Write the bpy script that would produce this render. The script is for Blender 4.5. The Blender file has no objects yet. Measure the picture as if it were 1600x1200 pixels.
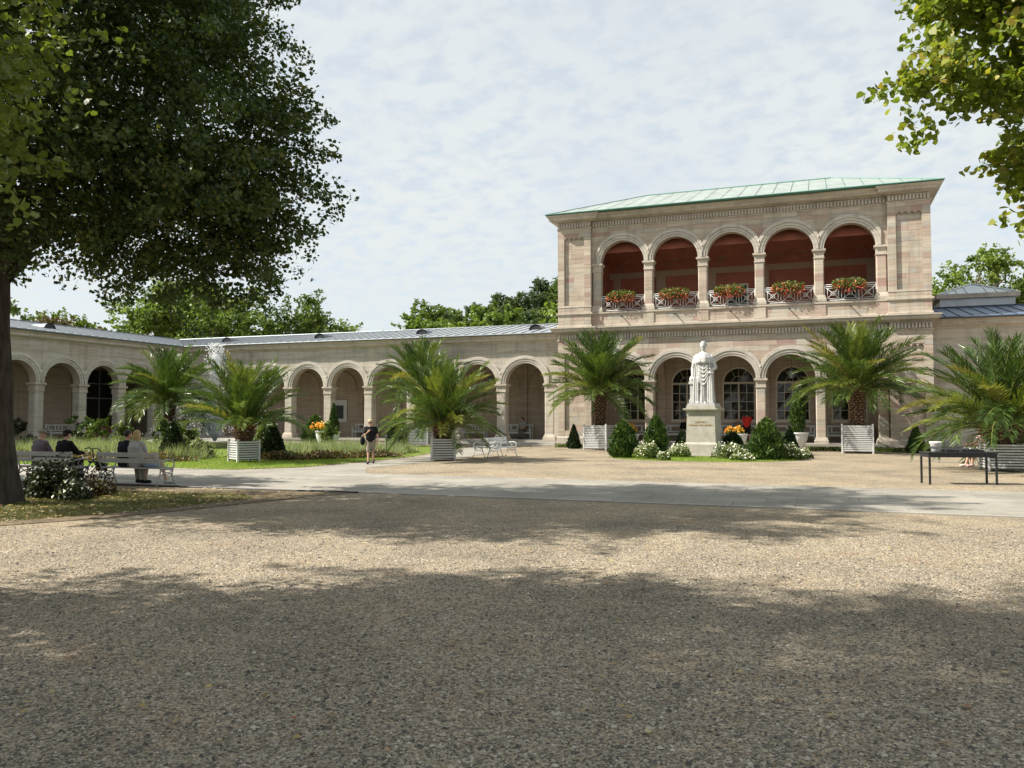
import bpy, math, random
import numpy as np
from mathutils import Vector, Matrix
R = math.radians
pi = math.pi
random.seed(7)
sc = bpy.context.scene
COL = sc.collection

# ------------------------------------------------------------------ camera
CAM = np.array([11.84, -45.27, 1.75])
YAW, PITCH, FPX = 0.36, 0.04, 1272.2
cd = bpy.data.cameras.new('camera')
cam = bpy.data.objects.new('camera', cd)
COL.objects.link(cam)
cam.location = CAM
cam.rotation_euler = (pi / 2 + PITCH, 0, YAW)
cd.sensor_width = 36
cd.lens = 36 * FPX / 1600
cd.clip_start = 0.05
cd.clip_end = 6000
sc.camera = cam

# ------------------------------------------------------------------ sun, sky, exposure
SUN_AZ = R(23)            # the light travels towards +X and a little towards the facade
SUN_EL = R(45)
sl = bpy.data.lights.new('sun', 'SUN')
sl.energy = 5.0
sl.angle = R(0.55)
sl.color = (1.0, 0.93, 0.82)
sun = bpy.data.objects.new('sun', sl)
COL.objects.link(sun)
ldir = Vector((math.cos(SUN_AZ) * math.cos(SUN_EL), math.sin(SUN_AZ) * math.cos(SUN_EL), -math.sin(SUN_EL)))
sun.rotation_euler = ldir.to_track_quat('-Z', 'Y').to_euler()
sun.location = (-20, -40, 40)

w = bpy.data.worlds.new('World')
sc.world = w
w.use_nodes = True
nt = w.node_tree
nt.nodes.clear()
def N(t, typ, **kw):
    n = t.nodes.new(typ)
    for k, v in kw.items():
        if k in ('inp',):
            for a, b in v.items():
                n.inputs[a].default_value = b
        else:
            setattr(n, k, v)
    return n
sky = N(nt, 'ShaderNodeTexSky', sky_type='NISHITA', sun_disc=False, sun_elevation=SUN_EL,
        sun_rotation=math.atan2(-ldir.x, -ldir.y) % (2 * pi), altitude=200, air_density=1.0, dust_density=1.5, ozone_density=1.0)
tc = N(nt, 'ShaderNodeTexCoord')
sep = N(nt, 'ShaderNodeSeparateXYZ')
nt.links.new(tc.outputs['Generated'], sep.inputs[0])
za = N(nt, 'ShaderNodeMath', operation='ADD', inp={1: 0.22})
nt.links.new(sep.outputs['Z'], za.inputs[0])
zm = N(nt, 'ShaderNodeMath', operation='MAXIMUM', inp={1: 0.1})
nt.links.new(za.outputs[0], zm.inputs[0])
comb = N(nt, 'ShaderNodeCombineXYZ')
for ax in 'XY':
    d = N(nt, 'ShaderNodeMath', operation='DIVIDE')
    nt.links.new(sep.outputs[ax], d.inputs[0]); nt.links.new(zm.outputs[0], d.inputs[1])
    nt.links.new(d.outputs[0], comb.inputs[ax])
mp = N(nt, 'ShaderNodeMapping')
mp.inputs['Rotation'].default_value = (0, 0, 0.5)
mp.inputs['Scale'].default_value = (1.0, 1.1, 1)
nt.links.new(comb.outputs[0], mp.inputs['Vector'])
n1 = N(nt, 'ShaderNodeTexNoise', inp={'Scale': 15.0, 'Detail': 4.0, 'Roughness': 0.52, 'Distortion': 0.2})
n2 = N(nt, 'ShaderNodeTexNoise', inp={'Scale': 1.3, 'Detail': 3.0, 'Roughness': 0.5})
for n in (n1, n2):
    nt.links.new(mp.outputs[0], n.inputs['Vector'])
r1 = N(nt, 'ShaderNodeMapRange', inp={'From Min': 0.34, 'From Max': 0.56})
r2 = N(nt, 'ShaderNodeMapRange', inp={'From Min': 0.36, 'From Max': 0.62, 'To Min': 0.45, 'To Max': 1.0})
nt.links.new(n1.outputs[0], r1.inputs[0]); nt.links.new(n2.outputs[0], r2.inputs[0])
mm = N(nt, 'ShaderNodeMath', operation='MULTIPLY', inp={})
nt.links.new(r1.outputs[0], mm.inputs[0]); nt.links.new(r2.outputs[0], mm.inputs[1])
mr = N(nt, 'ShaderNodeMapRange', inp={'From Min': 0.0, 'From Max': 1.0, 'To Min': 0.72, 'To Max': 1.0})
nt.links.new(mm.outputs[0], mr.inputs[0])
mx = N(nt, 'ShaderNodeMix', data_type='RGBA')
nt.links.new(mr.outputs[0], mx.inputs[0])
nt.links.new(sky.outputs[0], mx.inputs[6])
mx.inputs[7].default_value = (4.4, 4.66, 4.7, 1)
bg = N(nt, 'ShaderNodeBackground', inp={'Strength': 0.1})
nt.links.new(mx.outputs[2], bg.inputs[0])
out = N(nt, 'ShaderNodeOutputWorld')
nt.links.new(bg.outputs[0], out.inputs[0])

sc.view_settings.view_transform = 'Standard'
sc.view_settings.look = 'None'
sc.view_settings.exposure = 0.88
sc.view_settings.gamma = 1.0
sc.view_settings.use_curve_mapping = False
sc.cycles.max_bounces = 6
sc.cycles.diffuse_bounces = 3
sc.cycles.transparent_max_bounces = 12

# ------------------------------------------------------------------ placing helpers
_fw = np.array([-math.sin(YAW), math.cos(YAW), 0.0])
_rt = np.array([math.cos(YAW), math.sin(YAW), 0.0])
def spot(lat, dist, h=0.0):
    """a point 'lat' metres right of and 'dist' metres in front of where the photographer stands"""
    p = CAM * np.array([1, 1, 0]) + _rt * lat + _fw * dist
    return np.array([p[0], p[1], h])

# ------------------------------------------------------------------ mesh helpers
class MB:
    def __init__(s):
        s.v = []; s.f = []; s.m = []; s.cm = 0
    def add(s, vs, fs):
        o = len(s.v)
        s.v.extend([tuple(p) for p in vs]); s.f.extend([tuple(i + o for i in q) for q in fs]); s.m.extend([s.cm] * len(fs))
        return s
    def box(s, x0, x1, y0, y1, z0, z1):
        return s.add([(x0, y0, z0), (x1, y0, z0), (x1, y1, z0), (x0, y1, z0), (x0, y0, z1), (x1, y0, z1), (x1, y1, z1), (x0, y1, z1)],
                     [(0, 3, 2, 1), (4, 5, 6, 7), (0, 1, 5, 4), (1, 2, 6, 5), (2, 3, 7, 6), (3, 0, 4, 7)])
    def frus(s, a, b, z0, z1, cx=0, cy=0):
        """square frustum: half width a at z0, b at z1"""
        return s.add([(cx - a, cy - a, z0), (cx + a, cy - a, z0), (cx + a, cy + a, z0), (cx - a, cy + a, z0),
                      (cx - b, cy - b, z1), (cx + b, cy - b, z1), (cx + b, cy + b, z1), (cx - b, cy + b, z1)],
                     [(0, 3, 2, 1), (4, 5, 6, 7), (0, 1, 5, 4), (1, 2, 6, 5), (2, 3, 7, 6), (3, 0, 4, 7)])
    def tube(s, pts, rad, n=8, cap=True, flat=None):
        pts = [Vector(p) for p in pts]
        if not hasattr(rad, '__len__'): rad = [rad] * len(pts)
        t0 = (pts[1] - pts[0]).normalized()
        up = Vector((0, 0, 1)) if abs(t0.z) < 0.9 else Vector((1, 0, 0))
        a = t0.cross(up).normalized(); b = t0.cross(a).normalized()
        vs = []; fs = []
        for i, p in enumerate(pts):
            t = (pts[min(i + 1, len(pts) - 1)] - pts[max(i - 1, 0)]).normalized()
            a = (a - t * a.dot(t)).normalized(); b = t.cross(a).normalized()
            for k in range(n):
                an = 2 * pi * k / n
                vs.append(p + (a * math.cos(an) * rad[i] + b * math.sin(an) * rad[i] * (flat or 1)))
        for i in range(len(pts) - 1):
            for k in range(n):
                k2 = (k + 1) % n
                fs.append((i * n + k, i * n + k2, (i + 1) * n + k2, (i + 1) * n + k))
        if cap:
            fs.append(tuple(range(n))[::-1]); fs.append(tuple((len(pts) - 1) * n + k for k in range(n)))
        return s.add(vs, fs)
    def capsule(s, p, q, r0, r1, n=10):
        p = Vector(p); q = Vector(q); d = (q - p)
        L = d.length; d = d / L if L > 1e-6 else Vector((0, 0, 1))
        P = []; Q = []
        for a in (-75, -45, -15): P.append((p + d * r0 * math.sin(R(a)), r0 * math.cos(R(a))))
        for a in (15, 45, 75): Q.append((q + d * r1 * math.sin(R(a)), r1 * math.cos(R(a))))
        al = P + Q
        return s.tube([x for x, _ in al], [x for _, x in al], n)
    def ball(s, c, rx, ry=None, rz=None, n=12, m=8):
        ry = ry or rx; rz = rz or rx
        vs = []; fs = []
        for j in range(1, m):
            a = pi * j / m
            for k in range(n):
                b = 2 * pi * k / n
                vs.append((c[0] + rx * math.sin(a) * math.cos(b), c[1] + ry * math.sin(a) * math.sin(b), c[2] + rz * math.cos(a)))
        for j in range(m - 2):
            for k in range(n):
                k2 = (k + 1) % n
                fs.append((j * n + k, (j + 1) * n + k, (j + 1) * n + k2, j * n + k2))
        t = len(vs); vs += [(c[0], c[1], c[2] + rz), (c[0], c[1], c[2] - rz)]
        for k in range(n):
            k2 = (k + 1) % n
            fs.append((t, k, k2)); fs.append((t + 1, (m - 2) * n + k2, (m - 2) * n + k))
        return s.add(vs, fs)
    def lathe(s, prof, n=20, c=(0, 0, 0), fn=None):
        vs = []; fs = []
        for j, (r, z) in enumerate(prof):
            for k in range(n):
                a = 2 * pi * k / n
                rr = r * (fn(a, j / (len(prof) - 1)) if fn else 1)
                vs.append((c[0] + rr * math.cos(a), c[1] + rr * math.sin(a), c[2] + z))
        for j in range(len(prof) - 1):
            for k in range(n):
                k2 = (k + 1) % n
                fs.append((j * n + k, j * n + k2, (j + 1) * n + k2, (j + 1) * n + k))
        fs.append(tuple(range(n))[::-1]); fs.append(tuple((len(prof) - 1) * n + k for k in range(n)))
        return s.add(vs, fs)
    def prism(s, poly, y0, y1):
        """poly in (x,z), extruded along y"""
        n = len(poly)
        vs = [(x, y0, z) for x, z in poly] + [(x, y1, z) for x, z in poly]
        fs = [tuple(range(n)), tuple(range(2 * n - 1, n - 1, -1))]
        for k in range(n):
            k2 = (k + 1) % n
            fs.append((k2, k, n + k, n + k2))
        return s.add(vs, fs)
    def disc(s, poly, z):
        return s.add([(x, y, z) for x, y in poly], [tuple(range(len(poly)))])
    def mesh(s, name, mats, smooth=False):
        me = bpy.data.meshes.new(name)
        me.from_pydata(s.v, [], s.f)
        if not isinstance(mats, (list, tuple)): mats = [mats]
        for m in mats: me.materials.append(m)
        if len(mats) > 1: me.polygons.foreach_set('material_index', s.m)
        if smooth: me.polygons.foreach_set('use_smooth', [True] * len(me.polygons))
        me.update()
        return me
    def build(s, name, mats, parent=None, smooth=False, loc=(0, 0, 0), rz=0):
        return ob(name, s.mesh(name, mats, smooth), parent, loc, rz)

def ob(name, me, parent=None, loc=(0, 0, 0), rz=0, rot=None, scale=None):
    o = bpy.data.objects.new(name, me)
    COL.objects.link(o)
    o.location = tuple(loc)
    o.rotation_euler = rot if rot else (0, 0, rz)
    if scale is not None: o.scale = scale
    if parent: o.parent = parent
    return o
def empty(name, label, cat, loc=(0, 0, 0), rz=0, group=None):
    o = ob(name, None, None, loc, rz)
    o.empty_display_size = 0.2
    return tag(o, label, cat, group)
def tag(o, label=None, cat=None, group=None, kind=None):
    if label: o['label'] = label
    if cat: o['category'] = cat
    if group: o['group'] = group
    if kind: o['kind'] = kind
    return o
def kids(o): return [c for c in KID.get(o.name, [])]
def copy_tree(o, parent=None):
    c = o.copy(); COL.objects.link(c); c.parent = parent
    for ch in [x for x in o.children]: copy_tree(ch, c)
    return c
def np_mesh(name, V, F, mat, attr=None, smooth=False):
    """V (n,3), F (m,k) numpy; optional face attribute 'rnd'"""
    me = bpy.data.meshes.new(name)
    V = np.ascontiguousarray(V, dtype=np.float32); F = np.ascontiguousarray(F, dtype=np.int32)
    me.vertices.add(len(V)); me.vertices.foreach_set('co', V.ravel())
    k = F.shape[1]
    me.loops.add(F.size); me.loops.foreach_set('vertex_index', F.ravel())
    me.polygons.add(len(F))
    me.polygons.foreach_set('loop_start', np.arange(0, F.size, k, dtype=np.int32))
    me.polygons.foreach_set('loop_total', np.full(len(F), k, dtype=np.int32))
    me.update(calc_edges=True)
    me.materials.append(mat) if not isinstance(mat, list) else [me.materials.append(m) for m in mat]
    if attr is not None:
        a = me.attributes.new('rnd', 'FLOAT', 'FACE')
        a.data.foreach_set('value', np.ascontiguousarray(attr, dtype=np.float32))
    if smooth: me.polygons.foreach_set('use_smooth', np.ones(len(F), dtype=bool))
    return me

# ------------------------------------------------------------------ materials
def newmat(name):
    m = bpy.data.materials.new(name); m.use_nodes = True
    t = m.node_tree; b = t.nodes['Principled BSDF']
    return m, t, b
def ramp(t, fac, stops, interp='LINEAR'):
    r = t.nodes.new('ShaderNodeValToRGB'); r.color_ramp.interpolation = interp
    e = r.color_ramp.elements
    while len(e) < len(stops): e.new(0.5)
    for i, (p, c) in enumerate(stops):
        e[i].position = p; e[i].color = tuple(c) + (1,) if len(c) == 3 else c
    t.links.new(fac, r.inputs[0])
    return r.outputs[0]
def rndval(t):
    oi = N(t, 'ShaderNodeObjectInfo'); at = N(t, 'ShaderNodeAttribute', attribute_name='rnd')
    a = N(t, 'ShaderNodeMath', operation='ADD'); f = N(t, 'ShaderNodeMath', operation='FRACT')
    t.links.new(oi.outputs['Random'], a.inputs[0]); t.links.new(at.outputs['Fac'], a.inputs[1]); t.links.new(a.outputs[0], f.inputs[0])
    return f.outputs[0]
def noise(t, scale, detail=3, rough=0.55, stretch=None, vec='Position'):
    g = N(t, 'ShaderNodeNewGeometry')
    v = g.outputs['Position']
    if stretch:
        m = N(t, 'ShaderNodeMapping'); m.inputs['Scale'].default_value = stretch
        t.links.new(v, m.inputs['Vector']); v = m.outputs[0]
    n = N(t, 'ShaderNodeTexNoise', inp={'Scale': scale, 'Detail': detail, 'Roughness': rough})
    t.links.new(v, n.inputs['Vector'])
    return n.outputs[0]
def mul(t, a, b, fac=1.0, mode='MULTIPLY'):
    m = N(t, 'ShaderNodeMix', data_type='RGBA', blend_type=mode)
    if hasattr(fac, 'is_output'): t.links.new(fac, m.inputs[0])
    else: m.inputs[0].default_value = fac
    for s, x in ((6, a), (7, b)):
        if hasattr(x, 'is_output'): t.links.new(x, m.inputs[s])
        else: m.inputs[s].default_value = tuple(x) + (1,)
    return m.outputs[2]
def bump(t, b, h, strength=0.3, dist=0.02):
    n = N(t, 'ShaderNodeBump', inp={'Strength': strength, 'Distance': dist})
    t.links.new(h, n.inputs['Height']); t.links.new(n.outputs[0], b.inputs['Normal'])

def plain(name, col, rough=0.7, var=0.12, scale=8, metal=0.0, spec=0.4, bmp=0.0, stretch=None):
    m, t, b = newmat(name)
    n = noise(t, scale, 4, 0.6, stretch)
    lo = tuple(max(0, c * (1 - var)) for c in col); hi = tuple(min(1, c * (1 + var)) for c in col)
    t.links.new(ramp(t, n, [(0.25, lo), (0.75, hi)]), b.inputs['Base Color'])
    b.inputs['Roughness'].default_value = rough; b.inputs['Metallic'].default_value = metal
    b.inputs['Specular IOR Level'].default_value = spec
    if bmp: bump(t, b, n, bmp, 0.02)
    return m
def stone_mat(name, stops, course=0.0, stain=0.5, bmp=0.25):
    m, t, b = newmat(name)
    c = rndval(t)
    if course:
        g = N(t, 'ShaderNodeNewGeometry'); s = N(t, 'ShaderNodeSeparateXYZ'); t.links.new(g.outputs['Position'], s.inputs[0])
        q = N(t, 'ShaderNodeMath', operation='MULTIPLY', inp={1: 1 / course}); t.links.new(s.outputs['Z'], q.inputs[0])
        fl = N(t, 'ShaderNodeMath', operation='FLOOR'); t.links.new(q.outputs[0], fl.inputs[0])
        ad = N(t, 'ShaderNodeMath', operation='MULTIPLY_ADD', inp={1: 37.3}); t.links.new(c, ad.inputs[0]); t.links.new(fl.outputs[0], ad.inputs[2])
        wn = N(t, 'ShaderNodeTexWhiteNoise', noise_dimensions='1D'); t.links.new(ad.outputs[0], wn.inputs['W'])
        c = wn.outputs['Value']
    col = ramp(t, c, stops)
    st = noise(t, 1.6, 5, 0.65, (0.35, 0.35, 6.0))
    col = mul(t, col, ramp(t, st, [(0.3, (0.72, 0.70, 0.68)), (0.55, (1, 1, 1)), (0.75, (1.12, 1.1, 1.06))]), 0.85)
    sn = noise(t, 0.55, 6, 0.7)
    col = mul(t, col, ramp(t, sn, [(0.30, (0.50, 0.50, 0.49)), (0.48, (1, 1, 1))]), stain)
    hs = N(t, 'ShaderNodeHueSaturation', inp={'Saturation': 0.86}); t.links.new(col, hs.inputs['Color']); col = hs.outputs[0]
    vs_ = noise(t, 1.7, 5, 0.7, (1.7, 1.7, 0.11))
    col = mul(t, col, ramp(t, vs_, [(0.30, (0.52, 0.50, 0.47)), (0.50, (1, 1, 1))]), stain)
    fn = noise(t, 26, 4, 0.6)
    col = mul(t, col, ramp(t, fn, [(0.3, (0.86, 0.86, 0.86)), (0.7, (1.06, 1.06, 1.06))]), 1.0)
    t.links.new(col, b.inputs['Base Color'])
    b.inputs['Roughness'].default_value = 0.88; b.inputs['Specular IOR Level'].default_value = 0.2
    bump(t, b, fn, bmp, 0.015)
    return m
def leaf_mat(name, stops, trans=0.35, rough=0.5, spec=0.35):
    m, t, b = newmat(name)
    col = ramp(t, rndval(t), stops)
    bn = noise(t, 0.9, 2)
    col = mul(t, col, ramp(t, bn, [(0.3, (0.78, 0.8, 0.78)), (0.7, (1.15, 1.12, 1.0))]), 0.8)
    t.links.new(col, b.inputs['Base Color'])
    b.inputs['Roughness'].default_value = rough; b.inputs['Specular IOR Level'].default_value = spec
    tr = N(t, 'ShaderNodeBsdfTranslucent')
    tcx = mul(t, col, (1.25, 1.3, 0.55), 1.0)
    t.links.new(tcx, tr.inputs['Color'])
    mxs = N(t, 'ShaderNodeMixShader', inp={0: trans})
    t.links.new(b.outputs[0], mxs.inputs[1]); t.links.new(tr.outputs[0], mxs.inputs[2])
    t.links.new(mxs.outputs[0], t.nodes['Material Output'].inputs['Surface'])
    return m

SANDSTONE = [(0.0, (0.405, 0.313, 0.248)), (0.14, (0.515, 0.432, 0.331)), (0.3, (0.534, 0.460, 0.354)), (0.42, (0.460, 0.340, 0.276)),
             (0.55, (0.570, 0.497, 0.396)), (0.66, (0.432, 0.400, 0.345)), (0.78, (0.506, 0.442, 0.331)), (0.90, (0.405, 0.258, 0.216)), (1.0, (0.552, 0.469, 0.368))]
PALESTONE = [(0.0, (0.469, 0.414, 0.340)), (0.3, (0.524, 0.478, 0.405)), (0.6, (0.497, 0.460, 0.396)), (0.85, (0.552, 0.497, 0.414)), (1.0, (0.469, 0.396, 0.322))]
m_block = stone_mat('sandstone_blocks', SANDSTONE, stain=0.45)
m_block2 = stone_mat('pale_sandstone_blocks', PALESTONE, stain=0.5)
m_col = stone_mat('sandstone_column', SANDSTONE, course=0.42, stain=0.35)
m_colp = stone_mat('pale_sandstone_column', PALESTONE, course=0.42, stain=0.4)
m_trim = stone_mat('sandstone_trim', [(0, (0.515, 0.451, 0.368)), (1, (0.570, 0.506, 0.423))], stain=0.5)
m_arch = stone_mat('archivolt_stone', [(0, (0.534, 0.488, 0.423)), (1, (0.580, 0.534, 0.460))], stain=0.45)
m_mortar = plain('wall_mortar', (0.40, 0.34, 0.28), 0.95, 0.15, 5)
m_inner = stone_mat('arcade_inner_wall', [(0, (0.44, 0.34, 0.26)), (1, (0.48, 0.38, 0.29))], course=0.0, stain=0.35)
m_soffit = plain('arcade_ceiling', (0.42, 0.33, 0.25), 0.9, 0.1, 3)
m_red = plain('terracotta_paint', (0.30, 0.10, 0.062), 0.85, 0.22, 1.8)
m_redband = plain('beige_band_paint', (0.33, 0.23, 0.16), 0.85, 0.1, 4)
m_zinc = plain('zinc_roof', (0.40, 0.43, 0.46), 0.42, 0.16, 1.4, metal=0.5, spec=0.5, bmp=0.04)
m_slate = plain('blue_slate_metal', (0.115, 0.16, 0.235), 0.5, 0.2, 1.2, metal=0.25, spec=0.5)
m_copper = plain('copper_patina', (0.27, 0.31, 0.295), 0.6, 0.25, 1.5, spec=0.3, stretch=(1, 1, 1))
m_copperseam = plain('copper_seam', (0.10, 0.23, 0.19), 0.7, 0.2, 2.0)
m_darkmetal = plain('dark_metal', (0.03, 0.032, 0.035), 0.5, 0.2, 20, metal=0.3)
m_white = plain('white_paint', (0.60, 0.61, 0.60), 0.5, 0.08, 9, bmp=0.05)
m_offwhite = plain('window_frame_paint', (0.60, 0.55, 0.46), 0.6, 0.06, 9)
m_tub = plain('planter_white_paint', (0.56, 0.57, 0.57), 0.55, 0.1, 6, bmp=0.05)
m_tubin = plain('planter_inner', (0.07, 0.065, 0.06), 0.9, 0.2, 6)
m_soil = plain('soil', (0.05, 0.035, 0.025), 0.95, 0.3, 20, bmp=0.5)
m_marble = plain('white_marble', (0.43, 0.43, 0.42), 0.65, 0.16, 5, bmp=0.1)
m_ped = plain('pedestal_stone', (0.37, 0.35, 0.30), 0.85, 0.2, 3.0, bmp=0.15)
m_gold = plain('gilt_letters', (0.42, 0.28, 0.08), 0.45, 0.15, 20, metal=0.3)
m_glass, _t, _b = newmat('window_glass')
_b.inputs['Base Color'].default_value = (0.018, 0.016, 0.012, 1); _b.inputs['Roughness'].default_value = 0.06
_b.inputs['Specular IOR Level'].default_value = 0.6
bump(_t, _b, noise(_t, 2.2, 2), 0.05, 0.05)
m_skyglass = plain('skylight_glass', (0.34, 0.42, 0.44), 0.12, 0.15, 1.0, spec=0.8)

def gravel_mat(name, tint=1.0):
    m, t, b = newmat(name)
    g = N(t, 'ShaderNodeNewGeometry')
    vo = N(t, 'ShaderNodeTexVoronoi', inp={'Scale': 62.0}); t.links.new(g.outputs['Position'], vo.inputs['Vector'])
    sp = N(t, 'ShaderNodeSeparateColor'); t.links.new(vo.outputs['Color'], sp.inputs[0])
    col = ramp(t, sp.outputs[0], [(0.0, (0.108, 0.090, 0.072)), (0.25, (0.216, 0.184, 0.135)), (0.5, (0.333, 0.284, 0.203)), (0.75, (0.423, 0.360, 0.257)), (0.9, (0.540, 0.473, 0.351)), (1.0, (0.261, 0.171, 0.108))])
    big = noise(t, 0.55, 5, 0.6)
    col = mul(t, col, ramp(t, big, [(0.30, (0.62, 0.63, 0.66)), (0.55, (1, 1, 1)), (0.72, (1.10, 1.06, 1.0))]), 1.0)
    mid = noise(t, 4.5, 4, 0.65)
    col = mul(t, col, ramp(t, mid, [(0.3, (0.80, 0.79, 0.78)), (0.6, (1.05, 1.04, 1.03))]), 1.0)
    dirt = noise(t, 1.1, 6, 0.7)
    col = mul(t, col, (0.23, 0.155, 0.105), ramp(t, dirt, [(0.54, (0, 0, 0)), (0.70, (0.6, 0.6, 0.6))]), 'MIX')
    t.links.new(col, b.inputs['Base Color'])
    b.inputs['Roughness'].default_value = 0.92; b.inputs['Specular IOR Level'].default_value = 0.15
    h = N(t, 'ShaderNodeMath', operation='MULTIPLY_ADD', inp={1: -1.0, 2: 1.0}); t.links.new(vo.outputs['Distance'], h.inputs[0])
    h2 = N(t, 'ShaderNodeMath', operation='MULTIPLY_ADD', inp={1: 2.2}); t.links.new(noise(t, 2.6, 5, 0.6), h2.inputs[0]); t.links.new(h.outputs[0], h2.inputs[2])
    bump(t, b, h2.outputs[0], 0.9, 0.014)
    return m
m_gravel = gravel_mat('gravel')
m_pebble = stone_mat('pebbles', [(0, (0.079, 0.075, 0.070)), (0.3, (0.194, 0.176, 0.145)), (0.55, (0.317, 0.273, 0.207)), (0.8, (0.431, 0.378, 0.290)), (0.93, (0.546, 0.497, 0.405)), (1, (0.273, 0.167, 0.114))], stain=0.4)
m_benchgrey = plain('weathered_shaded_white_paint', (0.36, 0.36, 0.345), 0.6, 0.14, 7, bmp=0.08)  # weathered grey, with the shade over the left benches also put into the colour
m_slab = stone_mat('paving_slab', [(0, (0.275, 0.26, 0.22)), (0.5, (0.305, 0.287, 0.243)), (1, (0.335, 0.312, 0.265))], stain=0.25)
m_joint = plain('paving_bed', (0.30, 0.28, 0.25), 0.95, 0.2, 10)
m_kerb = stone_mat('kerb_stone', [(0, (0.36, 0.34, 0.30)), (1, (0.43, 0.41, 0.36))], stain=0.3)
m_floor = plain('arcade_floor', (0.36, 0.34, 0.31), 0.8, 0.12, 2)
m_soilgrass = plain('lawn_ground', (0.15, 0.20, 0.04), 0.95, 0.35, 3, bmp=0.3)
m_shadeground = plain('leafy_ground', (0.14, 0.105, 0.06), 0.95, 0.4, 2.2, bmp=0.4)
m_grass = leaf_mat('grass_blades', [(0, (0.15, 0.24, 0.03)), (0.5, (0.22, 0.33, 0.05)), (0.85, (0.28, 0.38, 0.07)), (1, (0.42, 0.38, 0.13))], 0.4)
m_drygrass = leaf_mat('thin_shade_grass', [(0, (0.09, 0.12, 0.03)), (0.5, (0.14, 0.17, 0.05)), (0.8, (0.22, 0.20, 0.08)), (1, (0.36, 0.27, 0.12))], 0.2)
m_frond = leaf_mat('palm_frond', [(0, (0.045, 0.085, 0.02)), (0.4, (0.075, 0.13, 0.028)), (0.75, (0.115, 0.17, 0.035)), (0.93, (0.20, 0.235, 0.05)), (1, (0.30, 0.27, 0.07))], 0.28, 0.36, 0.55)
m_rachis = plain('palm_rachis', (0.22, 0.24, 0.06), 0.5, 0.2, 5)
m_petiole = plain('palm_petiole_base', (0.30, 0.15, 0.04), 0.65, 0.35, 5)
m_ptrunk = plain('palm_trunk', (0.055, 0.033, 0.02), 0.95, 0.45, 14, bmp=0.5)
m_pscale = plain('palm_leaf_scar', (0.24, 0.15, 0.085), 0.85, 0.5, 9, bmp=0.4)
m_linden = leaf_mat('linden_leaves', [(0, (0.034, 0.062, 0.017)), (0.5, (0.062, 0.098, 0.025)), (0.85, (0.095, 0.135, 0.034)), (0.985, (0.15, 0.165, 0.04)), (1, (0.22, 0.2, 0.06))], 0.32, 0.45)
m_lindenb = leaf_mat('yellowing_linden_leaves', [(0, (0.12, 0.17, 0.03)), (0.4, (0.19, 0.25, 0.04)), (0.8, (0.27, 0.32, 0.055)), (0.95, (0.36, 0.36, 0.07)), (1, (0.42, 0.33, 0.08))], 0.45, 0.42)
m_lindenc = leaf_mat('green_linden_leaves', [(0, (0.07, 0.105, 0.02)), (0.5, (0.12, 0.165, 0.03)), (0.9, (0.18, 0.22, 0.045)), (1, (0.28, 0.27, 0.07))], 0.38, 0.45)
m_tree = [leaf_mat('tree_leaves_a', [(0, (0.06, 0.10, 0.022)), (0.6, (0.115, 0.175, 0.036)), (1, (0.18, 0.24, 0.055))], 0.3),
          leaf_mat('tree_leaves_b', [(0, (0.085, 0.145, 0.025)), (0.6, (0.16, 0.235, 0.045)), (1, (0.24, 0.31, 0.07))], 0.35),
          leaf_mat('tree_leaves_c', [(0, (0.045, 0.075, 0.03)), (0.6, (0.08, 0.12, 0.045)), (1, (0.12, 0.165, 0.06))], 0.25),
          leaf_mat('tree_leaves_russet', [(0, (0.09, 0.055, 0.03)), (0.6, (0.13, 0.09, 0.045)), (1, (0.13, 0.13, 0.045))], 0.25)]
m_bark = plain('bark', (0.06, 0.05, 0.04), 0.95, 0.6, 11, bmp=1.0, stretch=(1, 1, 0.25))
m_barkp = plain('far_bark', (0.13, 0.10, 0.075), 0.95, 0.3, 4)
m_thuja = leaf_mat('thuja_foliage', [(0, (0.025, 0.055, 0.014)), (0.5, (0.05, 0.10, 0.022)), (0.85, (0.095, 0.16, 0.032)), (1, (0.16, 0.21, 0.045))], 0.2)
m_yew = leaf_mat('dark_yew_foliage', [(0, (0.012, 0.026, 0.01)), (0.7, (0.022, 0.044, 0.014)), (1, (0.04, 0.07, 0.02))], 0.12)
m_shrub = leaf_mat('shrub_leaves', [(0, (0.05, 0.085, 0.02)), (0.5, (0.10, 0.15, 0.03)), (1, (0.20, 0.25, 0.06))], 0.3)
m_darkshrub = leaf_mat('dark_shrub_leaves', [(0, (0.015, 0.022, 0.01)), (0.6, (0.03, 0.042, 0.015)), (1, (0.06, 0.075, 0.025))], 0.15)
m_lav = leaf_mat('lavender_stems', [(0, (0.16, 0.20, 0.11)), (0.6, (0.27, 0.32, 0.19)), (1, (0.43, 0.46, 0.32))], 0.35)
m_bedlow = leaf_mat('border_plants', [(0, (0.035, 0.04, 0.015)), (0.45, (0.07, 0.08, 0.025)), (0.7, (0.14, 0.09, 0.035)), (0.9, (0.26, 0.16, 0.05)), (1, (0.34, 0.10, 0.06))], 0.2)
m_wflower = leaf_mat('white_petals', [(0, (0.60, 0.62, 0.52)), (1, (0.80, 0.80, 0.74))], 0.2)
m_oflower = leaf_mat('orange_petals', [(0, (0.75, 0.22, 0.03)), (0.5, (0.80, 0.40, 0.04)), (1, (0.82, 0.58, 0.12))], 0.25)
m_rflower = leaf_mat('red_petals', [(0, (0.50, 0.03, 0.02)), (0.5, (0.62, 0.08, 0.03)), (0.8, (0.70, 0.22, 0.10)), (1, (0.75, 0.42, 0.30))], 0.25)
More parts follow.
